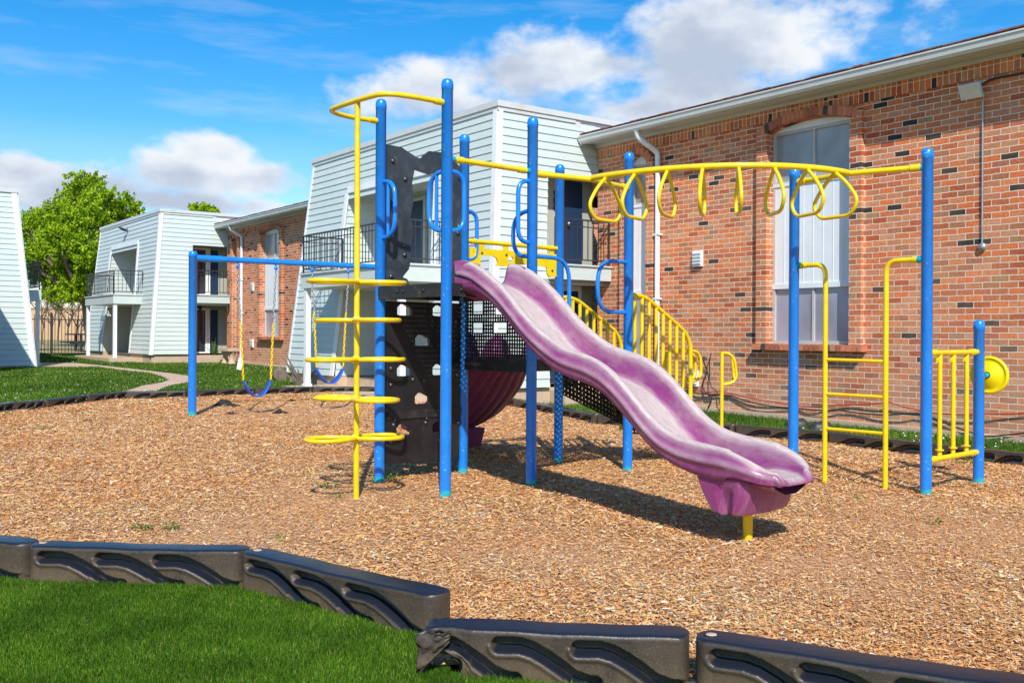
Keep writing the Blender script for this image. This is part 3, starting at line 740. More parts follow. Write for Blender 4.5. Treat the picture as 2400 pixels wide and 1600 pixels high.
        if not narrow:
            for zz in ((zlow+.05,2.0),(3.63,zt_-.04)): bf.bb(fr,(fv-.005,c-.02,zz[0]),(fv+.03,c+.02,zz[1]))
        fr.build('window_frame',M['frame'],w)
        ft=MB(); ft.add([q(fv-.03,x,z) for (x,z) in arch(a,b_,zh-.0,zh,rise-.01)[0:]],[tuple(range(13))]); 
        ft.build('arch_infill',M['white'],w)
        g=MB(); g.quad(q(fv+.02,a,3.62),q(fv+.02,b_,3.62),q(fv+.02,b_,zt_),q(fv+.02,a,zt_)); g.build('upper_pane',M['glass'],w)
        g=MB(); g.quad(q(fv+.02,a,zlow),q(fv+.02,b_,zlow),q(fv+.02,b_,2.02),q(fv+.02,a,2.02)); g.build('lower_pane',M['blinds'] if style==0 else M['glass'],w)
        pn=MB(); bf.bb(pn,(fv-.012,a+.04,2.04),(fv+.015,b_-.04,3.58)); m_=int((b_-a)/.2)+1
        for i in range(1,m_): 
            x=a+.04+(b_-a-.08)*i/m_; bf.bb(pn,(fv-.017,x-.006,2.08),(fv-.011,x+.006,3.54))
        bf.bb(pn,(fv-.03,a+.0,2.0),(fv+.01,b_-.0,2.075)); bf.bb(pn,(fv-.028,a,3.55),(fv+.01,b_,3.60))
        pn.build('spandrel_panel',M['panel'],w)
        if not narrow:
            sm=MB(); n=int((b_-a+2*pw+.1)/.085)
            for i in range(n):
                x=a-pw-.05+i*(b_-a+2*pw+.1)/n
                sm.bb(q(v-.135-.006*RNG.random(),x,1.075+.004*RNG.random()),q(v+.1,x+(b_-a+2*pw+.1)/n-.014,1.163))
            sm.build('brick_sill',M['arch'],w)
            sm=MB(); bf.bb(sm,(v-.125,a-pw-.045,1.08),(v+.08,b_+pw+.04,1.158)); sm.build('sill_mortar',M['mortar'],w)
        return w
    for i,(a,b_) in enumerate(windows): window(a,b_,style=0 if i==0 else 1)
    for (a,b_,zl) in narrows: window(a,b_,True,zl,1)
    for u in spouts:
        d=MB(); p=[q(11.68,u+.15,4.80),q(11.72,u+.15,4.66),q(11.88,u+.05,4.52),q(12.04,u,4.42),q(12.045,u,4.25),q(12.045,u,1.2),q(12.045,u,base_z(12,u)+.22),q(11.97,u,base_z(12,u)+.09),q(11.82,u,base_z(12,u)+.05)]
        d.tube(fillet(p,.06,4),.047,8); 
        for z in (3.0,1.9): bf.bb(d,(12.0,u-.065,z),(12.098,u+.065,z+.03))
        d.build('downspout',M['white'],R)
    for (u,z) in vents:
        m_=MB(); bf.bb(m_,(v-.05,u-.1,z-.13),(v-.002,u+.1,z+.13))
        for k in range(4): m_.box(q(v-.062,u,z-.085+.055*k),(.03,.17,.012),Matrix.Rotation(.6,3,'Y'))
        m_.build('wall_vent',M['white'],R)
    return bf
NW=brick_wing('brick_wing','long red brick wing of the apartment row filling the right of the view',-6.0,13.62,[(8.23,9.68),(2.6,4.05)],[(12.28,12.78,.2)],[12.02],[(11.12,2.55),(11.2,.58)])
FW=brick_wing('brick_wing','red brick wing between the two mint siding blocks, behind the swings',21.1,32.42,[(27.95,29.4),(22.9,24.3)],[(31.35,31.8,.75)],[31.0],[(30.15,2.75),(30.15,.95)])
# floodlight with conduit on the near wing
b=NW
fl=MB(); c=b.q(WALLV-.20,6.42,4.36)
rot=Matrix.Rotation(-.45,3,'Y')
fl.box(c,(.05,.27,.19),rot); fl.box(c+Vector((.08,0,-.03)),(.1,.06,.06)); fo=fl.build('floodlight',M['eave'],b.o)
lg=MB(); lg.box(c+rot@Vector((-.027,0,0)),(.006,.21,.13),rot); lg.build('lamp_lens',M['lampglass'],fo)
cd=MB(); cd.tube([b.q(WALLV-.02,6.36,4.25),b.q(WALLV-.02,6.36,2.46)],.012,6); bx=b.q(WALLV-.02,6.36,2.42); cd.lathe([(0,-.05),(.05,-.045),(.055,0),(.045,.02),(0,.03)],bx,10,Matrix.Rotation(-PI/2,3,'Y')); cd.build('conduit',M['galv'],b.o)
cd=MB(); cd.tube(fillet([b.q(WALLV-.03,6.4,4.42),b.q(WALLV-.03,6.3,4.50),b.q(WALLV-.03,6.1,4.50),b.q(WALLV-.02,5.9,4.49),b.q(WALLV-.02,5.6,4.53),b.q(WALLV-.02,5.0,4.53)],.15,5),.013,6); cd.build('lamp_cable',M['rail'],b.o)
# cables lying along the foot of the near wing
def cable(pts,m,r=.010,name='wall_cable'):
    w=[]
    for i in range(len(pts)-1):
        a,b_=pts[i],pts[i+1]
        for k in range(6):
            t=k/6; w.append(NW.q(WALLV-.05-.02*math.sin((i*6+k)*.9),a[0]+(b_[0]-a[0])*t,a[1]+(b_[1]-a[1])*t-.04*math.sin(PI*t)*(1 if i%2 else .3)))
    w.append(NW.q(WALLV-.05,pts[-1][0],pts[-1][1])); mb=MB(); mb.tube(w,r,5); mb.build(name,m,NW.o)
cable([(12.6,.42),(11.4,.45),(10.6,.40),(9.4,.28),(8.6,.30),(7.6,.40),(6.7,.30),(5.2,.44)],M['redwire'])
cable([(11.5,.36),(10.4,.34),(9.2,.22),(8.4,.24),(7.2,.28),(6.3,.05),(5.2,.33)],M['wire'])
cable([(10.95,.95),(10.9,.7),(11.0,.45),(10.8,.3),(10.85,.12)],M['wire'],.012)
cable([(10.8,1.0),(10.85,.6),(10.7,.4),(10.5,.05)],M['wire'],.009)
# ================================================================== block at the far left edge
bf=BF('siding_apartment','pale mint siding block cut off by the left edge of the picture','apartment building',5.3,30.6)
q=bf.q; R=bf.o; zb=.34; zt=5.31
s1=MB(); s1b=siding(s1,q,q(-4,30.0,zb),q(5.72,30.0,zb),q(-4,30.55,zt-.1),q(5.30,30.55,zt-.1),[],out=(0,-1,0)); s1.build('siding_side',M['siding'],R)
s1=MB(); siding(s1,q,q(5.72,30.0,zb),q(5.72,38.0,zb),q(5.3,30.55,zt-.1),q(5.3,37.5,zt-.1),[],out=(1,0,0)); s1.build('siding_front',M['siding'],R)
t=MB(); strip_box(t,q(5.72,30.0,zb-.02),q(5.30,30.55,zt-.1),.14,.03,s1b[1],(-1,0,0)); strip_box(t,q(5.72,30.0,zb-.02),q(5.30,30.55,zt-.1),.1,.03,Vector((1,0,.1)),(0,1,0)); t.split('corner_board',M['white'],R)
t=MB(); bf.bb(t,(-4,30.5,zt-.12),(5.36,30.62,zt)); bf.bb(t,(5.24,30.622,zt-.12),(5.36,37.6,zt)); t.build('roof_edge',M['eave'],R)
t=MB(); t.quad(q(-4,30.55,zt-.05),q(5.3,30.55,zt-.05),q(5.3,37.5,zt-.05),q(-4,37.5,zt-.05)); t.build('flat_roof',M['eave'],R)
t=MB(); bf.bb(t,(-4,30.08,-.2),(5.6,30.3,zb-.01)); bf.bb(t,(5.4,30.302,-.2),(5.6,38,zb-.01)); bf.bb(t,(5.62,30.9,-.2),(6.15,35,.16)); t.build('foundation',M['stone'],R)
t=MB(); bf.bb(t,(5.45,31.2,2.2),(6.08,34.9,2.5)); t.build('balcony_slab',M['siding'],R)
for uu in (31.3,34.8):
    t=MB(); gz=base_z(6.0,uu); bf.bb(t,(5.95,uu-.05,gz-.05),(6.05,uu+.05,2.198)); bf.bb(t,(5.92,uu-.08,gz-.06),(6.08,uu+.08,gz+.1)); t.build('porch_post',M['white'],R)

wg=MB(); pts_=[(-13.0,-.3),(-13.0,3.6),(-14.2,5.45),(-22,5.45),(-22,-.3)]  # unseen neighbouring block past the left edge, added and shaped to cast shadow
Ri=R.matrix_basis.inverted() if False else (Matrix.Translation(R.location)@Matrix.Rotation(ANG,4,'Z')).inverted()
vs=[Ri@Vector((x,y,z)) for y in (18.0,24.0) for (x,z) in pts_]; wg.add(vs,[(0,1,2,3,4),(9,8,7,6,5)]+[(i,(i+1)%5,(i+1)%5+5,i+5) for i in range(5)]); wg.build('unseen_shadow_block',M['siding'],R)
railing('balcony_railing',[q(5.55,31.26,2.51),q(6.04,31.26,2.51),q(6.04,34.84,2.51)],.82,R,M['rail'])
t=MB(); bf.bb(t,(5.62,36,.1),(5.9,38,4.6)); t.build('brick_pier',M['brick'],R)

# ================================================================== play structure (local x: right-away, y: left-away, z: up)
TH=math.radians(41.777); S1=.905; S2=1.209
A0=Vector((-.5102,7.5994,0)); AX=Vector((math.cos(TH),math.sin(TH),0)); BX=Vector((-math.sin(TH),math.cos(TH),0))
PS=empty('play_structure','blue and yellow climbing frame with black decks and purple wave slide in the wood chips','play structure',A0,TH)
def w2l(p): d=Vector(p)-A0; return Vector((d.dot(AX),d.dot(BX),d.z))
def l2w(x,y,z=0): return A0+AX*x+BX*y+Vector((0,0,z))
def post_mb(h,r=.0445):
    mb=MB(); mb.lathe([(r,-.35),(r,h-.085),(r*1.06,h-.083),(r*1.06,h-.045),(r*.97,h-.022),(r*.74,h-.006),(r*.35,h),(0.001,h+.001)],(0,0,0),28); return mb
PX={'A':(0,0,3.27),'B':(0,S1,3.27),'C':(S1,S1,3.10),'D':(S1,0,3.11),'E':(S1+S2,S1,2.97),'F':(S1+S2,0,2.97),'G':(2.912,-1.2236,2.77),'H':(2.963,-2.390,2.79),'I':(3.911,-2.40,1.44)}
for k,(x,y,h) in PX.items():
    o=post_mb(h).build('post',M['blue'],PS); o.location=(x,y,0)
def bar(mb,a,b,r=.0175,collar=True):
    a,b=Vector(a),Vector(b); d=(b-a).normalized()
    mb.tube([a,b],r,12)
    if collar:
        mb.tube([a+d*.05,a+d*.115],r*1.28,12); mb.tube([b-d*.115,b-d*.05],r*1.28,12)
def clamps(pts,parent=PS,r=.024):
    mb=MB()
    for (a,b) in pts:
        a,b=Vector(a),Vector(b); d=(b-a).normalized(); mb.tube([a+d*.035,a+d*.075],r,12)
    mb.split('clamp',M['teal'],parent)
def loop(name,pts,parent,m,r=.0165,fr=.1,closed=False,n=10):
    mb=MB(); mb.tube(fillet(pts,fr,6,closed),r,n,closed=closed); return mb.build(name,m,parent)
# --- decks
def deck(x0,x1,zt,name):
    fr=MB(); t=.10
    for (a,b) in (((x0+.0,-.03),(x1,.0)),((x0,S1),(x1,S1+.03)),((x0-.0,0.002),(x0+.03,S1-.002)),((x1-.03,.002),(x1,S1-.002))):
        fr.bb((a[0]+.0,a[1],zt-t),(b[0],b[1],zt))
    for (x,y) in ((x0+.12,-.034),(x0+.3,-.034),(x1-.3,-.034)):
        fr.lathe([(.013,0),(.013,.006),(.006,.010),(0,.010)],(x,y,zt-.05),8,Matrix.Rotation(PI/2,3,'X'))
    f=fr.build(name+'_frame',M['blackrough'],PS)
    pm=MB(); w=x1-x0-.064; perf(pm,w,S1-.006,lambda a,b,d:(x0+.032+a,.003+b,zt-.018-d),.006,cell=.036,hr=.0115); pm.build(name+'_surface',M['black'],f)
deck(.0,S1,1.69,'deck'); deck(S1+.035,S1+S2-.035,1.09,'deck')
# left edge of the high deck stands in front (towards the ring climber)
e=MB(); e.bb((-.038,-.0,1.585),(-.004,S1,1.69))
for y in (.25,.52,.6): e.lathe([(.014,0),(.014,.006),(.006,.010),(0,.010)],(-.039,y,1.64),8,Matrix.Rotation(-PI/2,3,'Y'))
e.build('deck_edge',M['blackrough'],PS)
# --- perforated riser between the decks, with three window slots
pm=MB()
wins=[(.10,.24,.39,.50),(.10,.24,.22,.31),(.38,.56,.22,.31),(.40,.52,.39,.50)]
def fnr(a,b,d): return (S1-.012+d, S1-.045-a, 1.085+b)
perf(pm,S1-.09,.51,fnr,.005,cell=.031,hr=.0092,skip=lambda a,b:any(x0<a<x1 and y0<b<y1 for x0,x1,y0,y1 in wins),asp=1.25)
o=pm.build('riser_panel',M['black'],PS)
e=MB()
for (x0,x1,y0,y1) in wins[:3]:
    for (a,b) in (((x0-.012,y0-.012),(x1+.012,y0)),((x0-.012,y1),(x1+.012,y1+.012)),((x0-.012,y0),(x0,y1)),((x1,y0),(x1+.012,y1))):
        e.bb(fnr(a[0],a[1],-.004),fnr(b[0],b[1],.009))
e.bb((S1-.02,.04,.975),(S1+.02,S1-.04,1.08)); e.build('riser_frame',M['blackrough'],PS)
# --- black climbing panel with hexagonal toe holes, far-left bay
def hexh(cx,cz,w=.155,h=.095,flip=1):
    p=[(-.5,-.42),(-.36,-.5),(.5,-.5),(.5,.12),(.0,.5),(-.3,.5),(-.5,.2)]
    return [(cx+x*w*flip,cz+z*h) for x,z in p]
holes=[hexh(.24,1.50),hexh(.62,1.50),hexh(.43,1.24),hexh(.24,.98),hexh(.62,.98),hexh(.43,.735),hexh(.24,.475),hexh(.62,.475)]
cp1=plate('climbing_panel',M['black'],[(.052,.19),(.845,.165),(.858,1.57),(.052,1.57)],holes,lambda a,b,d:(a,S1-.02+d,b),.035,PS)
bt=MB()
for (x,z) in ((.10,1.0),(.10,.86),(.13,.52),(.10,.38),(.33,.90),(.45,.89),(.5,.62),(.47,.52),(.48,.56),(.62,.36),(.82,.93),(.83,.5),(.14,.56),(.80,1.4)):
    bt.lathe([(.019,0),(.019,.007),(.008,.013),(0,.014)],(x,S1-.021,z),9,Matrix.Rotation(PI/2,3,'X'))
bt.split('bolt',M['bolt'],cp1)
e=MB(); e.bb((.06,S1-.034,.57),(.85,S1-.0215,.64)); e.bb((.44,S1-.023,.18),(.446,S1-.0205,.56)); e.build('panel_seam',M['blackrough'],cp1)
# --- black arch panel above the high deck, far-left bay
arch=[(.055,2.895),(.20,2.89),(.27,2.86),(.36,2.825),(.41,2.815),(.44,2.85),(.50,2.895),(.64,2.90),(.74,2.86),(.86,2.79),(.865,1.70),(.72,1.70),(.735,1.9),(.715,2.02),(.745,2.15),(.72,2.3),(.75,2.45),(.715,2.56),(.66,2.70),
      (.62,2.735),(.50,2.69),(.34,2.715),(.315,2.60),(.33,2.45),(.30,2.30),(.335,2.18),(.30,2.05),(.31,1.95),(.285,1.85),(.22,1.78),(.27,1.765),(.30,1.70),(.055,1.70)]
ap=plate('arch_panel',M['slate'],arch,[],lambda a,b,d:(a,S1-.015+d,b),.022,PS)
bt=MB()
for (x,z) in ((.11,2.76),(.24,2.62),(.83,2.70),(.82,2.20),(.24,1.97),(.23,2.05),(.1,1.78),(.82,1.78),(.83,2.26),(.12,2.42)):
    bt.lathe([(.02,0),(.02,.008),(.009,.014),(0,.015)],(x,S1-.016,z),9,Matrix.Rotation(PI/2,3,'X'))
bt.split('bolt',M['bolt'],ap)
# --- ring climber at the open left side
RC=empty('ring_climber',None,None); RC.parent=PS
loop('hoop',[(0,0,3.08),(-.30,.0,3.08),(-.55,.06,3.08),(-.57,.45,3.08),(-.55,.85,3.08),(-.33,.93,3.08),(0,.905,3.08)],RC,M['yellow'],.0205,.2)
c=MB(); 
for y in(0,.905): c.tube([(-.05,y,3.08),(-.12,y,3.08)],.026,12)
c.split('collar',M['yellow'],RC)
pc=Vector((-.545,.41,0)); 
# main pole, just inside the hoop
p=MB(); p.tube([pc+Vector((0,0,-.3)),pc+Vector((-.008,0,3.075))],.0225,12)
p.build('pole',M['yellow'],RC)
lx=(AX.x,BX.x)   # used to aim rings along the world x axis
def wdir(ang):   # world direction at angle -> local
    d=Vector((math.cos(ang),math.sin(ang),0)); return Vector((d.dot(AX),d.dot(BX),0))
for i,(z,sg) in enumerate(((1.69,1),(1.398,-1),(1.096,1),(.795,-1),(.494,1))):
    for side in (1,-1):
        base=0 if side>0 else PI
        ang=base+(.50 if sg>0 else -.55)
        if i in(1,3) : ang=base-.62
        d=wdir(ang); n=Vector((-d.y,d.x,0)); c0=pc+Vector((-.004*i,0,z))
        pts=[]
        for k in range(28):
            t=2*PI*k/28; r_=.205; ex=.190+.19*math.cos(t); ey=.145*math.sin(t)*(1-.28*math.cos(t+PI))
            pts.append(c0+d*(ex*1.0)+n*ey)
        mb=MB(); mb.tube(pts,.0172,9,closed=True); mb.build('ring',M['yellow'],RC)
    w=MB(); w.lathe([(.022,-.03),(.03,-.02),(.032,0),(.03,.02),(.022,.03)],pc+Vector((-.004*i,0,z)),12); w.build('weld',M['yellow'],RC)
# --- straight yellow bar over the slide opening and rail over the far bay
b_=MB(); bar(b_,(.04,0,2.655),(S1-.04,0,2.655),.022); b_.build('cross_bar',M['yellow'],PS)
clamps([((0,0,2.655),(1,0,2.655)),((S1,0,2.655),(0,0,2.655)),((S1,0,2.64),(1.5,-.1,2.62)),((0,0,3.08),(-1,0,3.08)),((0,S1,3.08),(-1,S1,3.08))])
gp_=plate('barrier_panel',M['yellow'],[(S1+.06,2.08),(S1+S2-.05,2.08),(S1+S2-.05,1.86),(S1+S2-.14,1.855),(S1+S2-.17,1.88),(S1+S2-.18,1.95),(S1+S2-.33,1.965),(S1+S2-.55,1.955),(S1+.55,1.955),(S1+.50,1.93),(S1+.36,1.93),(S1+.40,1.955),(S1+.385,2.0),(S1+.34,2.02),(S1+.20,2.02),(S1+.18,1.95),(S1+.205,1.93),(S1+.13,1.92),(S1+.13,1.88),(S1+.06,1.85)],
    [[(S1+.56+.035*math.cos(t),2.0+.03*math.sin(t)) for t in [2*PI*k/12 for k in range(12)]]],lambda a,b,d:(a,S1-.012+d,b),.018,PS)
bt=MB()
for x in (.2,.5,.83,1.1): bt.lathe([(.013,0),(.011,.006),(0,.009)],(S1+x,S1-.013,2.04 if x!=1.1 else 1.92),8,Matrix.Rotation(PI/2,3,'X'))
bt.split('bolt',M['bolt'],gp_)
b_=MB(); bar(b_,(S1+.04,S1,2.14),(S1+S2-.04,S1,2.14),.021)
for x in (.2,.5,.85,1.1): b_.bb((S1+x-.03,S1-.008,2.08),(S1+x+.03,S1+.004,2.13))
b_.build('guard_rail',M['yellow'],PS)
# --- blue hand loops
def hl(x0,y0,dx,dy,z0,z1,w,inner=None,r=.0185):
    d=Vector((dx,dy,0)); p0=Vector((x0,y0,0))+d*.04
    pts=[p0+Vector((0,0,z1)),p0+d*(w-.02)+Vector((0,0,z1)),p0+d*w+Vector((0,0,(z0+z1)/2+.0)),p0+d*(w-.02)+Vector((0,0,z0)),p0+Vector((0,0,z0))]
    pts=[p0+Vector((0,0,z1)),p0+d*w+Vector((0,0,z1-.0)),p0+d*w+Vector((0,0,z0)),p0+Vector((0,0,z0))]
    o=loop('hand_loop',pts,PS,M['blue2'],r,min(w*.93,.2))
    if inner:
        mb=MB(); mb.tube([p0+d*inner+Vector((0,0,z1-.02)),p0+d*inner+Vector((0,0,z0+.02))],.015,8); mb.build('grip_bar',M['blue2'],o)
    return o
hl(0,S1,0,-1,2.10,2.57,.17,.07); hl(0,0,0,1,2.10,2.56,.19,.09); hl(0,0,1,0,2.10,2.56,.13)
hl(S1,0,-1,0,2.06,2.57,.12); hl(S1,0,0,1,1.95,2.33,.20); hl(S1,S1,1,0,1.97,2.41,.11)
hl(S1,0,1,0,1.30,1.95,.40); hl(S1+S2,0,-1,0,1.50,1.96,.37)
# --- arched loop ladder
BR=.026; ZB=2.64
LA=empty('loop_ladder',None,None); LA.parent=PS
j0=Vector((1.44,-.16,ZB-.01)); j1=Vector((2.80,-1.81,ZB+.0))
mb=MB()
for a in ((S1,0),(S1+S2,0)):
    a=Vector((a[0],a[1],ZB)); d=(j0-a).normalized(); mb.tube([a+d*.04,j0],BR*.92,12); mb.tube([a+d*.05,a+d*.13],BR*1.2,12)
for a in (PX['G'],PX['H']):
    a=Vector((a[0],a[1],ZB)); d=(j1-a).normalized(); mb.tube([a+d*.04,j1],BR*.92,12); mb.tube([a+d*.05,a+d*.13],BR*1.2,12)
mb.split('branch_pipe',M['yellow'],LA)
cx,cy=2.83,-.13; rx,ry=1.39,1.68; arc=[]
NA=40
for k in range(NA+1):
    t=(PI/2)*k/NA; arc.append(Vector((cx-rx*math.cos(t), cy-ry*math.sin(t), ZB+.012*math.sin(PI*min(1,max(0,k/NA))))))
arc[0]=j0; arc[-1]=j1
mb=MB(); mb.tube(arc,BR,12); mb.build('beam',M['yellow'],LA)
cum=[0]
for k in range(NA): cum.append(cum[-1]+(arc[k+1]-arc[k]).length)
def at_s(s):
    for k in range(NA):
        if cum[k+1]>=s: t=(s-cum[k])/(cum[k+1]-cum[k]); return arc[k].lerp(arc[k+1],t),(arc[k+1]-arc[k]).normalized()
    return arc[-1],(arc[-1]-arc[-2]).normalized()
for k in range(8):
    p,t=at_s(.17+(cum[-1]-.36)*k/7.0); n=Vector((-t.y,t.x,0)).normalized()
    pts=[p+Vector((0,0,-.015)),p+n*.13+Vector((0,0,-.12)),p+n*.24+Vector((0,0,-.27)),p+n*.16+Vector((0,0,-.38)),p-n*.16+Vector((0,0,-.38)),p-n*.24+Vector((0,0,-.27)),p-n*.13+Vector((0,0,-.12)),p+Vector((0,0,-.015))]
    loop('rung_loop',pts,LA,M['yellow'],.0155,.10,n=9)
# --- yellow vertical ladder between the two far-right posts
GG=Vector(PX['G'][:2]+(0,)); HH=Vector(PX['H'][:2]+(0,)); gd=(HH-GG).normalized()
VL=empty('step_ladder',None,None); VL.parent=PS
def gh(s,z): return GG+gd*s+Vector((0,0,z))
for (a,s) in ((.045,.30),(1.125,.835)):
    mb=MB(); mb.tube(fillet([gh(a,1.91),gh(s,1.91),gh(s,1.70),gh(s,-.3)],.16,7),.0215,12); d=1 if s>a else -1
    mb.tube([gh(a+.01*d,1.91),gh(a+.07*d,1.91)],.0275,12); mb.build('rail',M['yellow'],VL)
for z in (1.09,.797,.50):
    mb=MB(); mb.tube([gh(.30,z+.004),gh(.835,z)],.0148,9); mb.build('rung',M['yellow'],VL)
clamps([(gh(0,1.91),gh(1,1.91)),(gh(1.168,1.91),gh(0,1.91)),(PX['H'][:2]+(ZB,),j1),(PX['F'][:2]+(ZB,),j0)],VL,.0285)
# --- three-bar barrier between the right posts
TB=empty('bar_barrier',None,None); TB.parent=PS
for z in (1.165,.31):
    mb=MB(); bar(mb,(2.963+.04,-2.39,z),(3.911-.04,-2.40,z),.0225); mb.build('barrier_rail',M['yellow'],TB)
for x in (.225,.47,.72):
    mb=MB(); X=2.963+x; mb.tube([(X,-2.395,.31),(X,-2.395,1.165)],.0185,10)
    mb.tube([(X,-2.395,.375),(X,-2.395,.384)],.034,14)
    mb.add([(X-.04,-2.40,1.085),(X+.04,-2.40,1.085),(X+.04,-2.38,1.085),(X-.04,-2.38,1.085),(X-.04,-2.40,1.11),(X+.04,-2.40,1.11),(X+.04,-2.38,1.11),(X-.04,-2.38,1.11),(X+.0,-2.40,1.15),(X+.0,-2.38,1.15)],[(0,1,2,3),(0,4,5,1),(3,2,6,7),(0,3,7,4),(1,5,6,2),(4,8,5),(7,6,9),(4,7,9,8),(5,8,9,6)])
    mb.build('baluster',M['yellow'],TB)
# --- yellow spinning disc
rot=Matrix.Rotation(PI/2,3,'Y'); DC=Vector((3.911+.13,-2.43,.965))
mb=MB(); mb.lathe([(.03,-.045),(.07,-.035),(.11,-.012),(.135,.002),(.142,-.006),(.15,-.008),(.158,-.002),(.165,.006),(.165,.014),(.155,.016),(.13,.014),(.03,-.02),(0,-.02)],DC,36,rot); dd=mb.build('spinner_disc',M['yellowdisc'],PS)
mb=MB(); mb.tube([DC+Vector((-.09,0,0)),DC+Vector((-.03,0,0))],.022,12); mb.build('hub',M['teal'],dd)
# ================================================================== wave slide
SL=empty('wave_slide',None,None); SL.parent=PS
rz=[(-.06,1.775),(.0,1.77),(.12,1.745),(.23,1.69),(.42,1.58),(.58,1.45),(.74,1.31),(.91,1.20),(1.05,1.13),(1.13,1.10),(1.25,1.075),(1.37,1.05),(1.52,.99),(1.66,.89),(1.77,.79),(1.87,.70),(2.0,.61),(2.15,.56),(2.30,.54),(2.45,.532),(2.56,.525),(2.64,.507),(2.72,.478),(2.80,.452),(2.95,.44)]
def lerpf(tab,s):
    for (a,va),(b,vb) in zip(tab[:-1],tab[1:]):
        if s<=b: t=max(0,(s-a)/(b-a)); return va+(vb-va)*t
    return tab[-1][1]
def zr(s):   # smoothed
    return sum(lerpf(rz,s+d)*w for d,w in ((-.08,.15),(-.04,.2),(0,.3),(.04,.2),(.08,.15)))
NS=120; SEND=2.76; XC=.45
wallh=[(-.06,.10),(2.35,.095),(2.5,.085),(2.68,.05),(2.80,.014),(2.97,.012)]
beddp=[(-.06,-.075),(.1,-.085),(2.2,-.10),(2.45,-.09),(2.65,-.05),(2.80,-.008),(2.97,-.005)]
skirt=[(-.06,-.155),(.15,-.10),(.3,-.08),(.6,-.075),(1.0,-.085),(1.6,-.08),(2.0,-.07),(2.3,-.095),(2.45,-.10),(2.6,-.075),(2.8,-.05),(2.97,-.035)]
def prof(s):
    z=zr(s); wh=lerpf(wallh,s); bd=lerpf(beddp,s); sk=lerpf(skirt,s)
    t=min(1,max(0,(s-2.48)/(SEND-2.48))); cl=1-.40*(1-math.sqrt(max(0,1-t**3.0)))
    W_=.318*(cl if t>0 else 1)
    e=[]   # (x, z, wear)
    half=[(.94,sk,.0),(.945,sk*.6,.0),(.955,-.022,.0),(.985,-.014,.05),(1.0,-.002,.25),(.985,.012,.2),(.95,.018,.1),(.93,wh*.45,.05),(.915,wh*.75,.25),(.88,wh*.94,.75),(.83,wh,.95),(.775,wh*.93,.8),(.735,wh*.72,.45),(.70,wh*.3,.1),(.665,bd*.25,.02),(.62,bd*.62,.0),(.56,bd*.88,.18),(.47,bd*.99,.62),(.33,bd,.95),(.16,bd,1.0),(0,bd,1.0)]
    return z,W_,half
rows=[];wear=[]
svals=[-.06+ (SEND+.06)*k/NS for k in range(NS+1)]
svals=[s for s in svals if s<2.5]+[2.5+ (SEND-2.5)*math.sin(PI/2*k/26) for k in range(27)]
for s in svals:
    z,W_,half=prof(s); row=[];wr=[]
    for sg in (-1,1):
        seq=half if sg<0 else half[::-1][1:]
        for (x,dz,w) in seq:
            row.append((XC+sg*x*W_,-s,z+dz))
            # sides wear less on the steep drops, more on the crests
            wr.append(w)
    rows.append(row); wear.append(wr)
for (ds,bl) in ((.016,.06),(.030,.22),(.040,.50),(.044,.80),(.040,1.0)):
    zl=zr(SEND)+lerpf(skirt,SEND)
    rows.append([(XC+(x-XC)*(1-.10*math.sin(bl*PI/2)**2),-(SEND+ds),z+(zl-z)*bl) for (x,y,z) in rows[len(svals)-1]]); wear.append([w*(1-bl)*.6 for w in wear[len(svals)-1]])
# front lip curl
mb=MB(); mb.grid(rows)
z=zr(SEND)
ch=mb.build('chute',M['slide'],SL)
at=ch.data.attributes.new('wear','FLOAT','POINT'); at.data.foreach_set('value',[w for r_ in wear for w in r_])
vg=ch.vertex_groups.new(name='exit'); m_=len(rows[0]); vg.add([i for i in range(len(rows)*m_) if -rows[i//m_][0][1]>2.5],1.0,'REPLACE')
sm_=ch.modifiers.new('s','SMOOTH'); sm_.factor=.5; sm_.iterations=7; sm_.vertex_group='exit'
so_=ch.modifiers.new('t','SOLIDIFY'); so_.thickness=.012; so_.offset=0
# underside of the bed, closing the hollow skirt
ub=[]
for s in svals:
    if s>2.79: break
    z,W_,half=prof(s); sk=lerpf(skirt,s)
    ub.append([(XC-.93*W_,-s,z+sk+.004),(XC-.80*W_,-s,z+sk-.018),(XC-.3*W_,-s,z+sk-.055),(XC+.3*W_,-s,z+sk-.055),(XC+.80*W_,-s,z+sk-.018),(XC+.93*W_,-s,z+sk+.004)])
mb=MB(); mb.grid(ub); mb.build('underside',M['slide'],SL)
# entrance cheeks rising beside the deck edge
for sg in (-1,1):
    pr_=[]
    for k in range(9):
        t=k/8; s=-.07+.22*t; top=zr(max(s,-.05))+.1-.0*t
        x=XC+sg*(.255+.05*(1-t)); pr_.append([(XC+sg*.303,-s,1.60+.10*t),(XC+sg*.312,-s,1.70),(x+sg*.01,-s,top),(x-sg*.02,-s,top+.004),(XC+sg*.235,-s,1.76),(XC+sg*.215,-s,zr(max(s,-.05))-.06)])
    mb=MB(); mb.grid(pr_); mb.add([p for p in pr_[0]],[(0,1,2,3,4,5)]); mb.build('entrance_wing',M['slide'],SL)
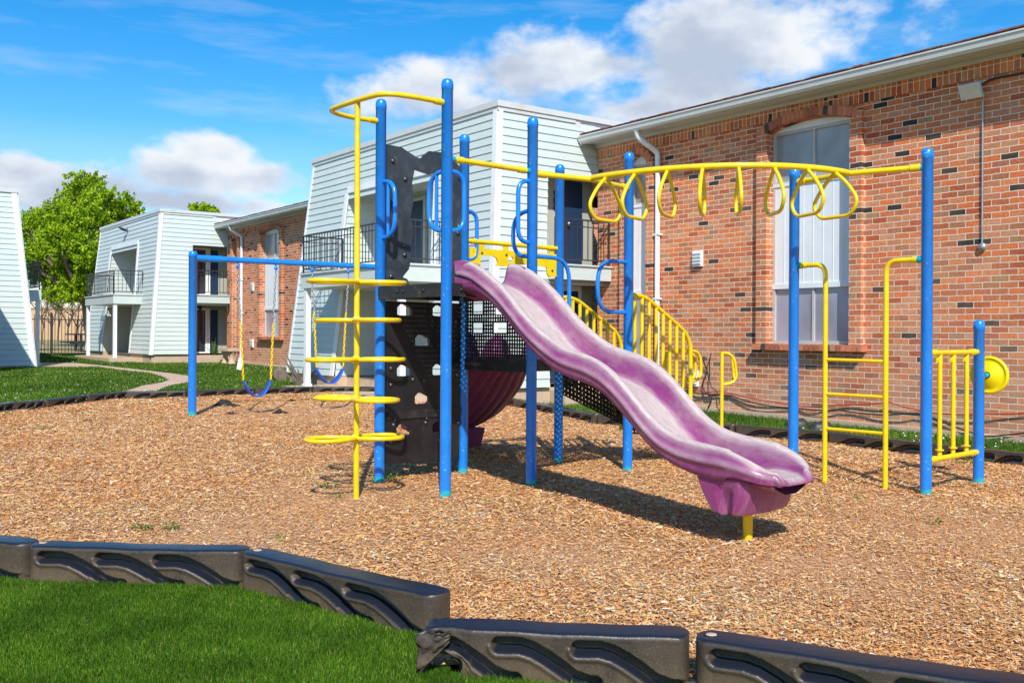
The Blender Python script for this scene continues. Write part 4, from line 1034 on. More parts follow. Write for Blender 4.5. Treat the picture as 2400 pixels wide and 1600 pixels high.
# foot block under the exit
ft=[];
lv=[(.45,2.24,2.64,.288,.0),(.42,2.255,2.64,.288,.0),(.36,2.28,2.63,.284,.03),(.285,2.32,2.61,.280,.045),(.235,2.35,2.59,.272,.045),(.222,2.38,2.57,.258,.04)]
for (z,s0,s1,hw,pin) in lv:
    sm=(s0+s1)/2; c=.05
    ft.append([(XC-hw,-s0-c,z),(XC-hw,-(s0*.62+s1*.38),z),(XC-hw+pin,-(s0*.5+s1*.5),z),(XC-hw+pin,-(s0*.35+s1*.65),z),(XC-hw,-(s0*.22+s1*.78),z),(XC-hw,-s1+c,z),(XC-hw+c,-s1,z),(XC,-s1-.02,z),(XC+hw-c,-s1,z),(XC+hw,-s1+c,z),(XC+hw,-s0-c,z),(XC+hw-c,-s0,z),(XC-hw+c,-s0,z),(XC-hw,-s0-c,z)])
mb=MB(); mb.grid(ft,True); mb.add([p for p in ft[-1][:-1]],[tuple(range(13))]); f_=mb.build('foot_block',M['slide'],SL)
bv=f_.modifiers.new('b','BEVEL'); bv.width=.008; bv.segments=2
mb=MB(); mb.tube([(.477,-2.44,-.3),(.477,-2.44,.26)],.031,16); mb.build('support_post',M['yellow'],SL)
# ================================================================== dark ribbed curved slide behind the low deck
CS=empty('curved_slide',None,None); CS.parent=PS
prof2=[(.96,1.0,1.12,1.84),(1.1,.93,1.12,1.90),(1.35,.71,1.12,2.03),(1.6,.53,1.14,2.09),(1.8,.41,1.16,2.13),(2.0,.33,1.2,2.15),(2.2,.27,1.25,2.16),(2.42,.25,1.3,2.16)]
def pv2(y):
    for a,b in zip(prof2[:-1],prof2[1:]):
        if y<=b[0]: t=(y-a[0])/(b[0]-a[0]); return [a[i]+(b[i]-a[i])*t for i in range(4)]
    return list(prof2[-1])
rows=[]
for i in range(31):
    y=.96+1.46*i/30; q0=[pv2(max(.96,y+d)) for d in (-.06,0,.06)]; z=sum(q[1] for q in q0)/3; xl=sum(q[2] for q in q0)/3; xr=sum(q[3] for q in q0)/3
    row=[]
    for k in range(61):
        u=k/60; x=xl+(xr-xl)*u; e=(2*u-1); bulge=-.07*(1-e*e)
        rib=.026*abs(math.cos(u*PI*7.0))**.7*(1-abs(e)**8); row.append((x,y,z+.06+bulge-rib))
    row=[(xl-.02,y,z+.20)]+[(xl-.005,y,z+.12)]+row+[(xr+.005,y,z+.12)]+[(xr+.02,y,z+.20)]
    rows.append(row)
mb=MB(); mb.grid(rows); o=mb.build('ribbed_chute',M['plum'],CS); so_=o.modifiers.new('t','SOLIDIFY'); so_.thickness=.008; so_.offset=1
mb=MB()
ra=[(2.0,2.22,.27),(2.28,2.22,.27),(2.28,2.48,.27),(2.0,2.48,.27)]; rb=[(2.04,2.26,.02),(2.24,2.26,.02),(2.24,2.44,.02),(2.04,2.44,.02)]
mb.add(ra+rb,[(0,1,5,4),(1,2,6,5),(2,3,7,6),(3,0,4,7),(4,5,6,7)]); mb.build('slide_foot',M['plum'],CS)
for (xa,xb,h) in ((1.06,1.16,.22),(1.33,1.57,.20),(1.86,1.92,.16)):
    pts=[(S1+.07,1.0),(S1+.07,1.09+h*.2),(S1+.10,1.09+h*.8),(S1+.16,1.09+h),(S1+.24,1.09+h*.8),(S1+.34,1.0)]
    xm=(xa+xb)/2; vs=[];n=9
    mb=MB(); mb.grid([[(xm+(xb-xa)/2*math.cos(PI*k/10),y,1.0+(z-1.0)*math.sin(PI*k/10)**.6) for k in range(11)] for (y,z) in pts]); mb.build('entrance_hood',M['slide'],CS)
# ================================================================== steps with yellow railings, right end
ST=empty('stair',None,None); ST.parent=PS
x0=S1+S2
for (y,nm) in ((0.0,'n'),(S1,'f')):
    mb=MB(); top=[(x0-.03,1.65),(x0+.10,1.67),(x0+.26,1.64),(x0+.70,1.40),(x0+.84,1.32),(x0+.92,1.20),(x0+.92,.86),(x0+.92,.30)]
    mb.tube(fillet([(a,y,z) for a,z in top],.10,5),.021,10); R_=mb.build('stair_railing',M['yellow'],ST)
    mb=MB()
    for k in range(8):
        x=x0+.09+.102*k; zt=1.66 if x<x0+.2 else (1.64-(x-x0-.26)*.55 if x>x0+.26 else 1.655); zb_=1.0-(x-x0)*.38
        mb.tube([(x,y,zb_),(x,y,zt)],.018,8)
    mb.build('baluster',M['yellow'],R_)
    mb=MB(); mb.tube([(x0,y,1.02),(x0+.92,y,.68)],.018,8)
    for dy in (.0,.07):
        mb.tube(fillet([(x0+.92,y+dy,1.14),(x0+1.07,y+dy,1.14),(x0+1.10,y+dy,.86),(x0+.92,y+dy,.84)],.12,5),.017,8)
    mb.tube(fillet([(x0+.66,y+.12,.70),(x0+.69,y+.12,1.13),(x0+.92,y+.12,1.14)],.06,4),.017,8)
    mb.build('end_loop',M['yellow'],R_)
for i in range(4):
    z=1.0-.19*i; x=x0+.06+.24*i; mb=MB()
    perf(mb,.24,S1-.1,lambda a,b,d:(x+a,.05+b,z-.0-d),.005,cell=.045,hr=.014); 
    perf(mb,S1-.1,.15,lambda a,b,d:(x+.24+d,.05+a,z-.17+b),.005,cell=.045,hr=.014); mb.build('stair_tread',M['black'],ST)
for y in (.02,S1-.03):
    mb=MB(); perf(mb,1.0,.28,lambda a,b,d:(x0+.03+a,y+d,.70-a*.39+b),.006,cell=.05,hr=.010,skip=None); mb.build('stringer',M['black'],ST)
# handle pole at the foot of the steps
hp_=w2l(Vector((.4633+.7457*2.67,9.683+.6663*2.67,0)))
mb=MB(); mb.tube([(hp_.x,hp_.y,-.3),(hp_.x,hp_.y,1.10)],.021,12)
for (dx,dy) in ((.0,-.05),(.10,.06)):
    mb.tube(fillet([(hp_.x,hp_.y,1.09),(hp_.x+dx+.12,hp_.y+dy-.03,1.09),(hp_.x+dx+.17,hp_.y+dy-.05,.74),(hp_.x,hp_.y,.72)],.13,6),.016,10)
mb.build('handle_pole',M['yellow'],ST)
# ================================================================== swing frame + swings
J=Vector((-4.57,14.04,0)); K=Vector((-2.12,15.80,0)); J.z=float(G(J.x,J.y)); K.z=float(G(K.x,K.y)); ZS=2.36
SW=empty('swing_frame','tall blue swing frame with one round crossbar, left of the climbing frame','swing frame',(J.x,J.y,J.z))
mb=post_mb(2.44-J.z+.02,.058); o=mb.build('post',M['blue'],SW)
mb=post_mb(2.44-K.z,.058); o=mb.build('post',M['blue'],SW); o.location=K-J
mb=MB(); ja=Vector((0,0,ZS-J.z)); ka=Vector((K.x-J.x,K.y-J.y,ZS-J.z)); dj=(ka-ja).normalized(); mb.tube([ja+dj*.05,ka-dj*.05],.043,16); mb.tube([ja+dj*.04,ja+dj*.42],.049,16); mb.build('crossbar',M['blue'],SW)
def onbeam(px):
    t=(px-1200)/F; # solve J+s*(K-J)
    dx,dy=K.x-J.x,K.y-J.y; s=(t*J.y-J.x)/(dx-t*dy); return Vector((J.x+dx*s,J.y+dy*s,ZS))
def chain(mb,a,b,r=.006,ll=.045):
    a,b=Vector(a),Vector(b); L=(b-a).length; n=int(L/ll); d=(b-a).normalized(); u=d.orthogonal().normalized(); v=d.cross(u)
    for i in range(n):
        c=a+d*(ll*(i+.5)); w=u if i%2 else v; pts=[]
        for k in range(8):
            t=2*PI*k/8; pts.append(c+d*(ll*.62*math.cos(t))+w*(.014*math.sin(t)))
        mb.tube(pts,r,4,closed=True)
labs=['blue belt swing nearer the tall blue swing post','blue belt swing nearer the yellow ring climber']
for i,(pa,pb,qa,qb,ze,zm) in enumerate(((556,646,571,635,.58,.345),(731,816,742,804,.735,.51))):
    A_=onbeam(pa); B_=onbeam(pb); C_=onbeam(qa); D_=onbeam(qb); C_.z=ze; D_.z=ze
    root=empty('belt_swing',labs[i],'swing',((C_.x+D_.x)/2,(C_.y+D_.y)/2,zm),0,'belt swings hanging from the blue crossbar')
    o0=Vector(root.location)
    for (T_,E_) in ((A_,C_),(B_,D_)):
        T_=T_-o0; E_=E_-o0; t0=T_+Vector((0,0,-.05)); m_=t0.lerp(E_,.50 if i==0 else .44)
        hg=MB(); hg.tube([T_+Vector((-.03,-.02,.05)),T_+Vector((0,0,-.06))],.016,6); hg.lathe([(0,-.03),(.024,-.02),(.028,0),(.024,.02),(0,.03)],T_+Vector((0,0,-.09)),8); hg.tube([T_+Vector((0,0,-.1)),T_+Vector((0,0,-.16))],.013,6); hg.build('hanger',M['blue2'],root)
        c=MB(); chain(c,T_+Vector((0,0,-.15)),m_); c.build('chain',M['galv'],root)
        c=MB(); chain(c,m_,E_,.0085,.05); c.build('coated_chain',M['yellow'],root)
    d=(D_-C_); d.z=0; L=d.length; d.normalize(); nn=Vector((-d.y,d.x,0)); rows=[]
    for k in range(19):
        t=k/18; x=L*t; z=ze-(ze-zm)*(1-(2*t-1)**2)**.85
        p=C_+d*x-o0; p.z=z-o0.z; w=.035+.05*math.sin(PI*t)**.5
        rows.append([p-nn*w,p,p+nn*w])
    s=MB(); s.grid(rows); o=s.build('seat',M['seat'],root); so_=o.modifiers.new('t','SOLIDIFY'); so_.thickness=.014
# tag hanging on the left chain
t=MB(); c=onbeam(571); o0=Vector((c.x,c.y,.83)); t.box((-.05,0,0),(.07,.03,.16),Matrix.Rotation(.2,3,'Y')); o=t.build('plastic_tag',M['white']); o.location=o0; tag(o,'small white plastic tag tied to the yellow chain of the left swing','tag')

# ================================================================== border timbers
from mathutils import noise as noise_
def timber_rows(L, broken=False, nx=230, nz=46):
    Wd=.078; Hh=.195
    slot=[(0,.140),(.10,.142),(.16,.130),(.22,.104),(.29,.066),(.34,.034),(.40,.016),(.445,.012)]
    starts=[.095,.415,.735] if not broken else [-.02+.0,.34,.70]
    def dist(px,pz,sx):
        best=9;
        for (a,b) in zip(slot[:-1],slot[1:]):
            ax,az=a[0]+sx,a[1]; bx,bz=b[0]+sx,b[1]; dx,dz=bx-ax,bz-az
            t=max(0,min(1,((px-ax)*dx+(pz-az)*dz)/(dx*dx+dz*dz))); q=math.hypot(px-ax-dx*t,pz-az-dz*t); sgn=(px-ax)*dz-(pz-az)*dx
            if q<best: best=q; s_=sgn
        return best,s_
    def inset(x,z):
        o=0; x=x*1.2/L
        for sx in starts:
            if sx-.06<x<sx+.52:
                d,sg=dist(x,z,sx)
                tw=.010 if sg<0 else .020; k=max(0,min(1,(.030-d)/tw)); k=k*k*(3-2*k); o=max(o,.050*k)
                if sg>0 and d<.075 and o<.001: o-=.008*math.exp(-((d-.040)/.010)**2)
        return o
    def hw(x):
        r=.055; 
        if x<r: return Wd*math.sqrt(max(.0,1-((r-x)/r)**2))
        if x>L-r: return Wd*math.sqrt(max(.0,1-((x-L+r)/r)**2))
        return Wd
    xs_=[0,.004,.012,.025,.04]+list(np.linspace(.055,L-.055,nx))+[L-.04,L-.025,L-.012,L-.004,L]
    rows=[]
    for x in xs_:
        w=hw(x); row=[]
        sag=.0022*math.sin(x*7)+.0012*math.sin(x*19)
        for side in (-1,1):
            col=[]
            for k in range(nz+1):
                z=-.05+(Hh-.018+.05)*k/nz
                col.append((x,side*max(0,(w-inset(x,z) if w>.07 else w)),z+sag*max(0,z/.19)))
            for a in (25,50,75,90):
                r=.018; a_=math.radians(a); ww=max(0,w-r+r*math.cos(a_)); col.append((x,side*ww,Hh-r+r*math.sin(a_)+sag))
            row+= col if side<0 else col[::-1]
        rows.append(row)
    return rows
def timber_mesh(L,broken=False):
    rows=timber_rows(L,broken); mb=MB()
    if broken:
        nr=[]
        for row in rows:
            r2=[]
            for (x,y,z) in row:
                if x<.22:
                    f=1-x/.22; g=noise_.noise(Vector((x*8,y*11+3,z*13)))
                    g2=noise_.noise(Vector((x*25+5,y*30,z*30)))
                    low=max(0,min(1,(.145-z)/.09)); low=low*low*(3-2*low)
                    x2=x+f*(.16*low+.05*g+.012*g2)-(.02*f if z>.15 else 0); y2=y*(1-.25*f)+f*(.03*g+.008*g2); z2=z+f*(.018*g2-.02*max(0,1-abs(y)/.08)+.015*g)
                    r2.append((x2,y2,z2))
                else: r2.append((x,y,z))
            nr.append(r2)
        rows=nr
    mb.grid(rows); return mb
def make_timber(L,broken=False,parent=None):
    o=timber_mesh(L,broken).build('border_timber',M['timber'])
    if not broken:
        p=MB(); p.lathe([(.030,.1905),(.030,.1965),(.022,.1975),(0,.198)],(.055,0,0),14); p.build('joint_cap',M['blackrough'],o)
        p=MB(); p.lathe([(.021,.1985),(.019,.2005),(0,.201)],(.055,0,0),12); p.build('stake_head',M['stone'],o)
    p=MB(); p.bb((L-.03,-.055,-.03),(L+.10,.055,.03)); p.build('joint_tongue',M['timber'],o)
    return o
proto=make_timber(1.2)
def place_timber(a,b,o):
    d=b-a; o.location=(a.x,a.y,a.z-.195); o.rotation_euler=(0,-math.asin(max(-.2,min(.2,d.z/d.length)))*1.0,math.atan2(d.y,d.x)); o.scale=(d.length/1.2,1,1)
near=[((-420,1211),(80,1270),'front black edging section cut off by the left edge of the picture'),
      ((78,1272),(583,1284),'level black edging section behind the lawn, left one of the whole front pair'),
      ((586,1286),(1043,1389),'black edging section slanting from the middle joint down to the gap at the lawn corner'),
      ((1634,1483),(2480,1606),'black edging section entering the bottom right corner, right of the open gap')]
first=True
def joint(p,up=.195): return gp(p[0],p[1],up)
for (p0,p1,lab) in near:
    o=proto if first else copy_tree(proto); first=False
    place_timber(joint(p0),joint(p1),o); tag(o,lab,'garden edging','black plastic edging sections round the wood chips')
o=make_timber(1.2,True); place_timber(joint((1003,1455)),joint((1616,1480)),o)
tag(o,'black edging section with a torn and melted left end at the bottom of the picture','garden edging','black plastic edging sections round the wood chips')
rows=[]
for i in range(14):
    row=[]
    for k in range(16):
        u=i/13; w=k/15; n_=noise_.noise(Vector((u*3,w*4,1.7))); m_=noise_.noise(Vector((u*9,w*9,4)))
        row.append((-.03+.15*u+.012*n_+.006*m_,-.080-.008*math.sin(PI*u)+.014*n_+.010*m_,.180-.17*w*(1-.8*u)+.008*n_+.008*m_))
    rows.append(row)
tr=MB(); tr.grid(rows); q_=tr.build('torn_skin',M['timber'],o); q_.modifiers.new('t','SOLIDIFY').thickness=.006
o=copy_tree(proto); place_timber(joint((2486,1607)),joint((3600,1700)),o); tag(o,'black edging section continuing past the bottom right corner','garden edging','black plastic edging sections round the wood chips')
# far side of the bed: (bottom contact pixels)
far=[(-150,1000),(-60,981),(23,966),(99.5,960.5),(198,947),(292,937.5),(438,935.6),(595,928),(731,924),(844,924),(965,927),(1092,936),(1217,957),(1310,977),(1403,997),(1562,1012),(1725,1024),(1945,1042),(2186,1073),(2420,1100),(2720,1136)]
FB=[gp(*p) for p in far]
flabs=['black edging section farthest out past the left edge','black edging section at the left edge of the wood chips, partly out of view','first whole black edging section at the far left of the mulch bed','short black edging section on the far left curve, second from the picture edge',
 'black edging section on the far left curve, just left of the path end','black edging section at the path end, its right end touching the path','black edging section across the path end, directly left of the tall swing post',
 'black edging section just right of the tall swing post','black edging section behind the left belt swing, right of the grassy joint','black edging section behind the right belt swing','black edging section behind the yellow ring climber',
 'black edging section hidden behind the black climbing panel','black edging section seen beneath the dark curved slide','black edging section right of the dark curved slide, before the low deck post','black edging section left of the third blue deck post',
 'black edging section behind the middle of the purple slide','black edging section behind the slide, below the yellow handle pole','black edging section behind the slide exit, left of the yellow step ladder','black edging section seen through the yellow step ladder','black edging section behind the three-bar barrier','black edging section cut off by the right edge of the picture']
for i,(a,b) in enumerate(zip(FB[:-1],FB[1:])):
    n=max(1,round((b-a).length/1.25)); 
    for k in range(n):
        p=b.lerp(a,k/n); q_=b.lerp(a,(k+1)/n); up=Vector((0,0,.15))
        o=copy_tree(proto); place_timber(p+up,q_+up,o)
        lab=flabs[i]
        if n>1: lab=lab+(', left half' if k>0 else ', right half')
        tag(o,lab,'garden edging','black plastic edging sections round the wood chips')
# ================================================================== mulch
poly=[joint((2486,1607)),joint((1616,1480)),joint((1003,1455)),joint((1043,1389)),joint((583,1284)),joint((78,1272)),joint((-420,1211)),Vector((-4.6,6.4,0)),Vector((-7.6,9.5,0)),FB[0]]+FB[1:]+[Vector((8.2,6.5,0)),Vector((5.6,3.2,0)),joint((3600,1700))]
PP=np.array([(p.x,p.y) for p in poly])
def inpoly(X,Y,PP):
    ins=np.zeros(X.shape,bool); n=len(PP)
    for i in range(n):
        x0,y0=PP[i]; x1,y1=PP[(i+1)%n]
        c=((y0>Y)!=(y1>Y))&(X<(x1-x0)*(Y-y0)/((y1-y0) if abs(y1-y0)>1e-9 else 1e-9)+x0); ins^=c
    return ins
def mz(X,Y):
    z=G(X,Y)+.03+.011*np.sin(X*2.3+1)*np.sin(Y*1.9)+.006*np.sin(X*5.1+Y*3.7)+.004*np.sin(X*9+1)*np.cos(Y*8)
    for (cx,cy,r,dd) in ((-3.75,14.7,1.0,.008),(-2.75,15.3,.8,.008),(1.5,5.6,.7,.012),(-1.3,7.7,.6,.008)):
        z=z-dd*np.exp(-((X-cx)**2+(Y-cy)**2)/(r*r))
    return z
nx,ny=190,210
gx=np.linspace(-8.2,8.6,nx); gy=np.linspace(2.6,19.8,ny); X,Y=np.meshgrid(gx,gy,indexing='ij'); Z=mz(X,Y); 
Xc=(X[1:,1:]+X[:-1,:-1])/2; Yc=(Y[1:,1:]+Y[:-1,:-1])/2; IN=inpoly(Xc,Yc,PP)
ii,jj=np.nonzero(IN); base=ii*ny+jj; fc=np.stack([base,base+ny,base+ny+1,base+1],1)
def np_mesh(name,V,Fq,m,k=4,smooth=False):
    me=bpy.data.meshes.new(name); V=np.ascontiguousarray(V,dtype=np.float32); me.vertices.add(len(V)); me.vertices.foreach_set('co',V.ravel())
    n=len(Fq); me.loops.add(n*k); me.loops.foreach_set('vertex_index',np.ascontiguousarray(Fq,dtype=np.int32).ravel())
    me.polygons.add(n); me.polygons.foreach_set('loop_start',np.arange(0,n*k,k,dtype=np.int32)); 
    me.polygons.foreach_set('use_smooth',np.full(n,smooth)); me.update(calc_edges=True); me.validate(); me.materials.append(m)
    o=bpy.data.objects.new(name,me); COL.objects.link(o); return o
used=np.unique(fc); remap=-np.ones(nx*ny,int); remap[used]=np.arange(len(used))
VV=np.stack([X.ravel(),Y.ravel(),Z.ravel()],1)[used]
o=np_mesh('mulch_bed',VV,remap[fc],M['mulch'],4,True); o['kind']='structure'
def scatter(n,x0,x1,y0,y1,poly_,margin=250):
    Xr=RNG.uniform(x0,x1,n); Yr=RNG.uniform(y0,y1,n); px=1200+F*Xr/Yr; py=782+F*1.3/Yr
    ok=(px>-margin)&(px<2400+margin)&(py<1600+margin)
    if poly_ is not None: ok&=inpoly(Xr,Yr,poly_)
    return Xr[ok],Yr[ok]
parts=[]
for (y0,y1,dens,L) in ((2.9,5.2,9500,.023),(5.2,7.5,6500,.025),(7.5,10.5,3700,.028),(10.5,14,2400,.033),(14,19.5,1500,.040)):
    x0,x1=-.65*y1,.65*y1; n=int(dens*(x1-x0)*(y1-y0)); a,b=scatter(n,x0,x1,y0,y1,PP); parts.append((a,b,np.full(len(a),L)))
HOL=((-3.75,14.7,1.1),(-2.75,15.3,.9),(1.75,5.2,.75),(-1.3,7.5,.7),(-1.7,6.2,.8),(2.9,6.4,.9),(.2,5.6,.6))
pk=[]
for (a_,b_,l_) in parts:
    thin=np.zeros(len(a_))
    for (hx_,hy_,hr_) in HOL: thin=np.maximum(thin,np.exp(-((a_-hx_)**2+((b_-hy_)*.8)**2)/hr_**2))
    k_=RNG.uniform(0,1,len(a_))>thin*.35; pk.append((a_[k_],b_[k_],l_[k_]*(1-.3*thin[k_])))
parts=pk
CX=np.concatenate([p[0] for p in parts]); CY=np.concatenate([p[1] for p in parts]); CL=np.concatenate([p[2] for p in parts])
n=len(CX); L=CL*RNG.lognormal(0,.45,n); Wd=CL*.27*RNG.lognormal(0,.4,n)
yaw=RNG.uniform(0,2*PI,n); pit=RNG.normal(0,.18,n); rol=RNG.normal(0,.32,n)
d=np.stack([np.cos(yaw)*np.cos(pit),np.sin(yaw)*np.cos(pit),np.sin(pit)],1)
s_=np.stack([-np.sin(yaw),np.cos(yaw),np.zeros(n)],1); up=np.cross(d,s_); s_=s_*np.cos(rol)[:,None]+up*np.sin(rol)[:,None]
c=np.stack([CX,CY,mz(CX,CY)+np.abs(RNG.normal(0,.007,n))+.004],1)
tp=RNG.uniform(.35,1,n)[:,None]
V=np.stack([c-d*L[:,None]/2-s_*Wd[:,None]/2,c-d*L[:,None]/2+s_*Wd[:,None]/2,c+d*L[:,None]/2+s_*Wd[:,None]/2*tp,c+d*L[:,None]/2-s_*Wd[:,None]/2*tp],1).reshape(-1,3)
o=np_mesh('wood_chips',V,np.arange(4*n).reshape(n,4),M['chips']); tag(o,'tan and brown wood chips covering the play area','wood chips',kind='stuff')
# ================================================================== grass
def blades(name,Xr,Yr,h,w,m,lab,cat,lean=.35,hz=0.0):
    n=len(Xr); yaw=RNG.uniform(0,2*PI,n); hh=h*RNG.uniform(.55,1.25,n); la=RNG.uniform(0,2*PI,n); ln=hh*np.abs(RNG.normal(0,lean,n))
    c=np.stack([Xr,Yr,G(Xr,Yr)+hz],1); s=np.stack([np.cos(yaw),np.sin(yaw),np.zeros(n)],1)*(w/2)*RNG.uniform(.7,1.3,n)[:,None]
    t=c+np.stack([np.cos(la)*ln,np.sin(la)*ln,hh],1)
    V=np.stack([c-s,c+s,t],1).reshape(-1,3); o=np_mesh(name,V,np.arange(3*n).reshape(n,3),m,3); tag(o,lab,cat,kind='stuff'); return o
NG=[joint((-420,1211)),joint((78,1272)),joint((583,1284)),joint((1043,1389))]
npoly=np.array([(p.x,p.y) for p in NG]+[(-.22,3.70),(.75,3.47),(1.1,2.3),(-3.2,2.3),(-5.5,5.5)])
npoly[1:4,1]-=.07
a,b=scatter(1000000,-5.5,1.0,2.4,6.2,npoly,260); blades('turf_grass',a,b,.021,.0042,M['turf'],'short dense green turf in the lower left corner','grass',.45,.012)
# right strip between border and brick wall, and lawn on the left
rp=np.array([(p.x,p.y) for p in FB[11:]]+[(W(12.0,2).x,W(12.0,2).y),(W(12.0,13.6).x,W(12.0,13.6).y),(W(9.2,15).x,W(9.2,15).y)])
a,b=scatter(230000,-2,9,6,19,rp,150); blades('lawn_strip',a,b,.06,.012,M['lawn'],'green grass strip between the mulch border and the brick wall','grass',.45,.0)
pa=np.array([(p.x,p.y) for p in path_pts])
lp=np.array([(p.x,p.y) for p in FB[:10]]+[(W(9.1,18.6).x,W(9.1,18.6).y),(W(9.4,21.6).x,W(9.4,21.6).y),(W(11.9,21.8).x,W(11.9,21.8).y),(W(11.9,32).x,W(11.9,32).y),(W(9.3,32).x,W(9.3,32).y),(W(8.3,38.2).x,W(8.3,38.2).y),(-18,39),(-26,36),(-14,17)])
a,b=scatter(520000,-20,1,12,39,lp,80); k=~inpoly(a,b,pa); a,b=a[k],b[k]
keep=RNG.uniform(0,1,len(a))<np.clip(1.25-b/40,.35,1)
a,b=a[keep],b[keep]; blades('lawn_grass',a,b,.06,.028,M['lawn'],'green lawn with clover beyond the border on the left','grass',.6,-.005)
# white clover heads
a1,b1=scatter(2000,-20,1,14,33,lp,50); k=~inpoly(a1,b1,pa); a1,b1=a1[k],b1[k]; cl=np.sin(a1*1.1)*np.sin(b1*.8+1)+RNG.normal(0,.5,len(a1))>.35; a1,b1=a1[cl],b1[cl]
a2,b2=scatter(500,2,9,6,13,rp,50); a1=np.concatenate([a1,a2]);b1=np.concatenate([b1,b2]); n=len(a1)
sz=.013; c=np.stack([a1,b1,G(a1,b1)+.055],1); ofs=np.array([(1,0,0),(0,1,0),(-1,0,0),(0,-1,0),(0,0,1),(0,0,-1)])*sz
V=(c[:,None,:]+ofs[None]*RNG.uniform(.6,1.2,(n,1,1))).reshape(-1,3)
tri=np.array([(0,1,4),(1,2,4),(2,3,4),(3,0,4),(1,0,5),(2,1,5),(3,2,5),(0,3,5)]); Fq=(np.arange(n)[:,None,None]*6+tri[None]).reshape(-1,3)
o=np_mesh('clover_flowers',V,Fq,M['clover'],3); tag(o,'tiny white clover heads dotted over the lawn','clover',kind='stuff')
# turf in front of the right-hand border (mostly below the frame)
# ================================================================== small weeds in the chips
def weed(px,py,r,lab,n=60,h=.06):
    p=gp(px,py); p.z=float(mz(np.array(p.x),np.array(p.y))); mb=MB()
    for i in range(n):
        a=random.uniform(0,2*PI); rr=r*math.sqrt(random.random()); c=Vector((rr*math.cos(a),rr*.8*math.sin(a),random.uniform(0,h)))
        y=random.uniform(0,2*PI); l=random.uniform(.018,.04); d=Vector((math.cos(y),math.sin(y),random.uniform(-.2,.9))).normalized()*l; s=Vector((-math.sin(y),math.cos(y),0))*l*.28
        mb.add([c,c+d*.5+s,c+d,c+d*.5-s],[(0,1,2,3)])
    o=mb.build('weed',M['weed']); o.location=p; tag(o,lab,'weed','green weeds sprouting in the wood chips')
weed(905,1136,.16,'low green weed beside the foot of the blue post behind the ring climber',130,.05)
weed(770,1150,.10,'small weed left of the yellow ring climber pole',50,.04)
weed(790,1172,.07,'tiny weed in front of the yellow ring climber pole',30,.03)
weed(1100,1085,.12,'dark green weed beside the blue post under the climbing panel',90,.12)
weed(2275,1098,.17,'low weed patch behind the short blue post at the right',140,.06)
weed(336,1249,.07,'left one of two small grass tufts just above the front edging',45,.04)
weed(402,1250,.07,'right one of two small grass tufts just above the front edging',45,.04)
weed(12,978,.12,'weed tuft at the left edge of the picture by the far border',50,.05)
weed(172,951,.16,'leafy weed against the far border left of the path',80,.14)
weed(246,942,.10,'thin weed against the far border near the path end',40,.16)
weed(2015,1180,.05,'tiny weed in the chips below the yellow step ladder',20,.03)
weed(2192,1238,.07,'small weed in the chips in front of the right tall post',30,.03)
weed(106,1012,.08,'yellowish weed in the chips near the left side',30,.03)
weed(660,1278,.05,'tiny weed right of the centre front joint',15,.02)
# black scraps of weed cloth
for (px,py,sx,lab,sd) in ((528,956,.22,'large crumpled black cloth scrap poking out of the chips near the swing post',1),(543,974,.10,'small black cloth scrap below the large one',2),(657,970,.12,'black cloth scrap under the left swing',3),(683,943,.08,'tiny black cloth scrap between the two swings',4),(1210,1072,.0,'',5)):
    if not lab: continue
    random.seed(sd); p=gp(px,py); p.z=float(mz(np.array(p.x),np.array(p.y)))+.0; rows=[]
    for i in range(9):
        rows.append([(sx*(i/8-.5)*2+random.uniform(-.02,.02)*sx*5,(k/6-.5)*sx*.9+random.uniform(-.02,.02),max(0,sx*.6*math.sin(PI*i/8)*random.uniform(.2,1.0)*(1-abs(k/6-.5)))) for k in range(7)])
    mb=MB(); mb.grid(rows,False); o=mb.build('cloth_scrap',M['fabric']); o.location=p; tag(o,lab,'cloth scrap','black cloth scraps in the wood chips')
random.seed(21)
# ================================================================== small things by the wings
def rel_box(name,lab,cat,px,py,up,size,m,rz=0):
    p=gp(px,py); mb=MB(); mb.box((0,0,size[2]/2),size); o=mb.build(name,m); o.location=p; o.rotation_euler.z=rz; tag(o,lab,cat); return o
for (px,py,lab) in ((1868,1002,'black plastic splash block half hidden behind the rear blue post'),(1925,1010,'black plastic splash block just right of the rear blue post')):
    p=gp(px,py); rows=[]
    for i in range(9):
        x=-.16+.32*i/8; e=math.sqrt(max(0,1-(abs(x)/.17)**4)); rows.append([(x,.11*math.cos(a)*e,.14*math.sin(a)**.7*e*(1-.12*(i%2))) for a in [PI*k/10 for k in range(11)]])
    mb=MB(); mb.grid(rows); o=mb.build('splash_block',M['dkplastic']); o.location=p; o.rotation_euler.z=ANG+.9+PI/2; tag(o,lab,'splash block','black splash blocks on the grass by the wall')
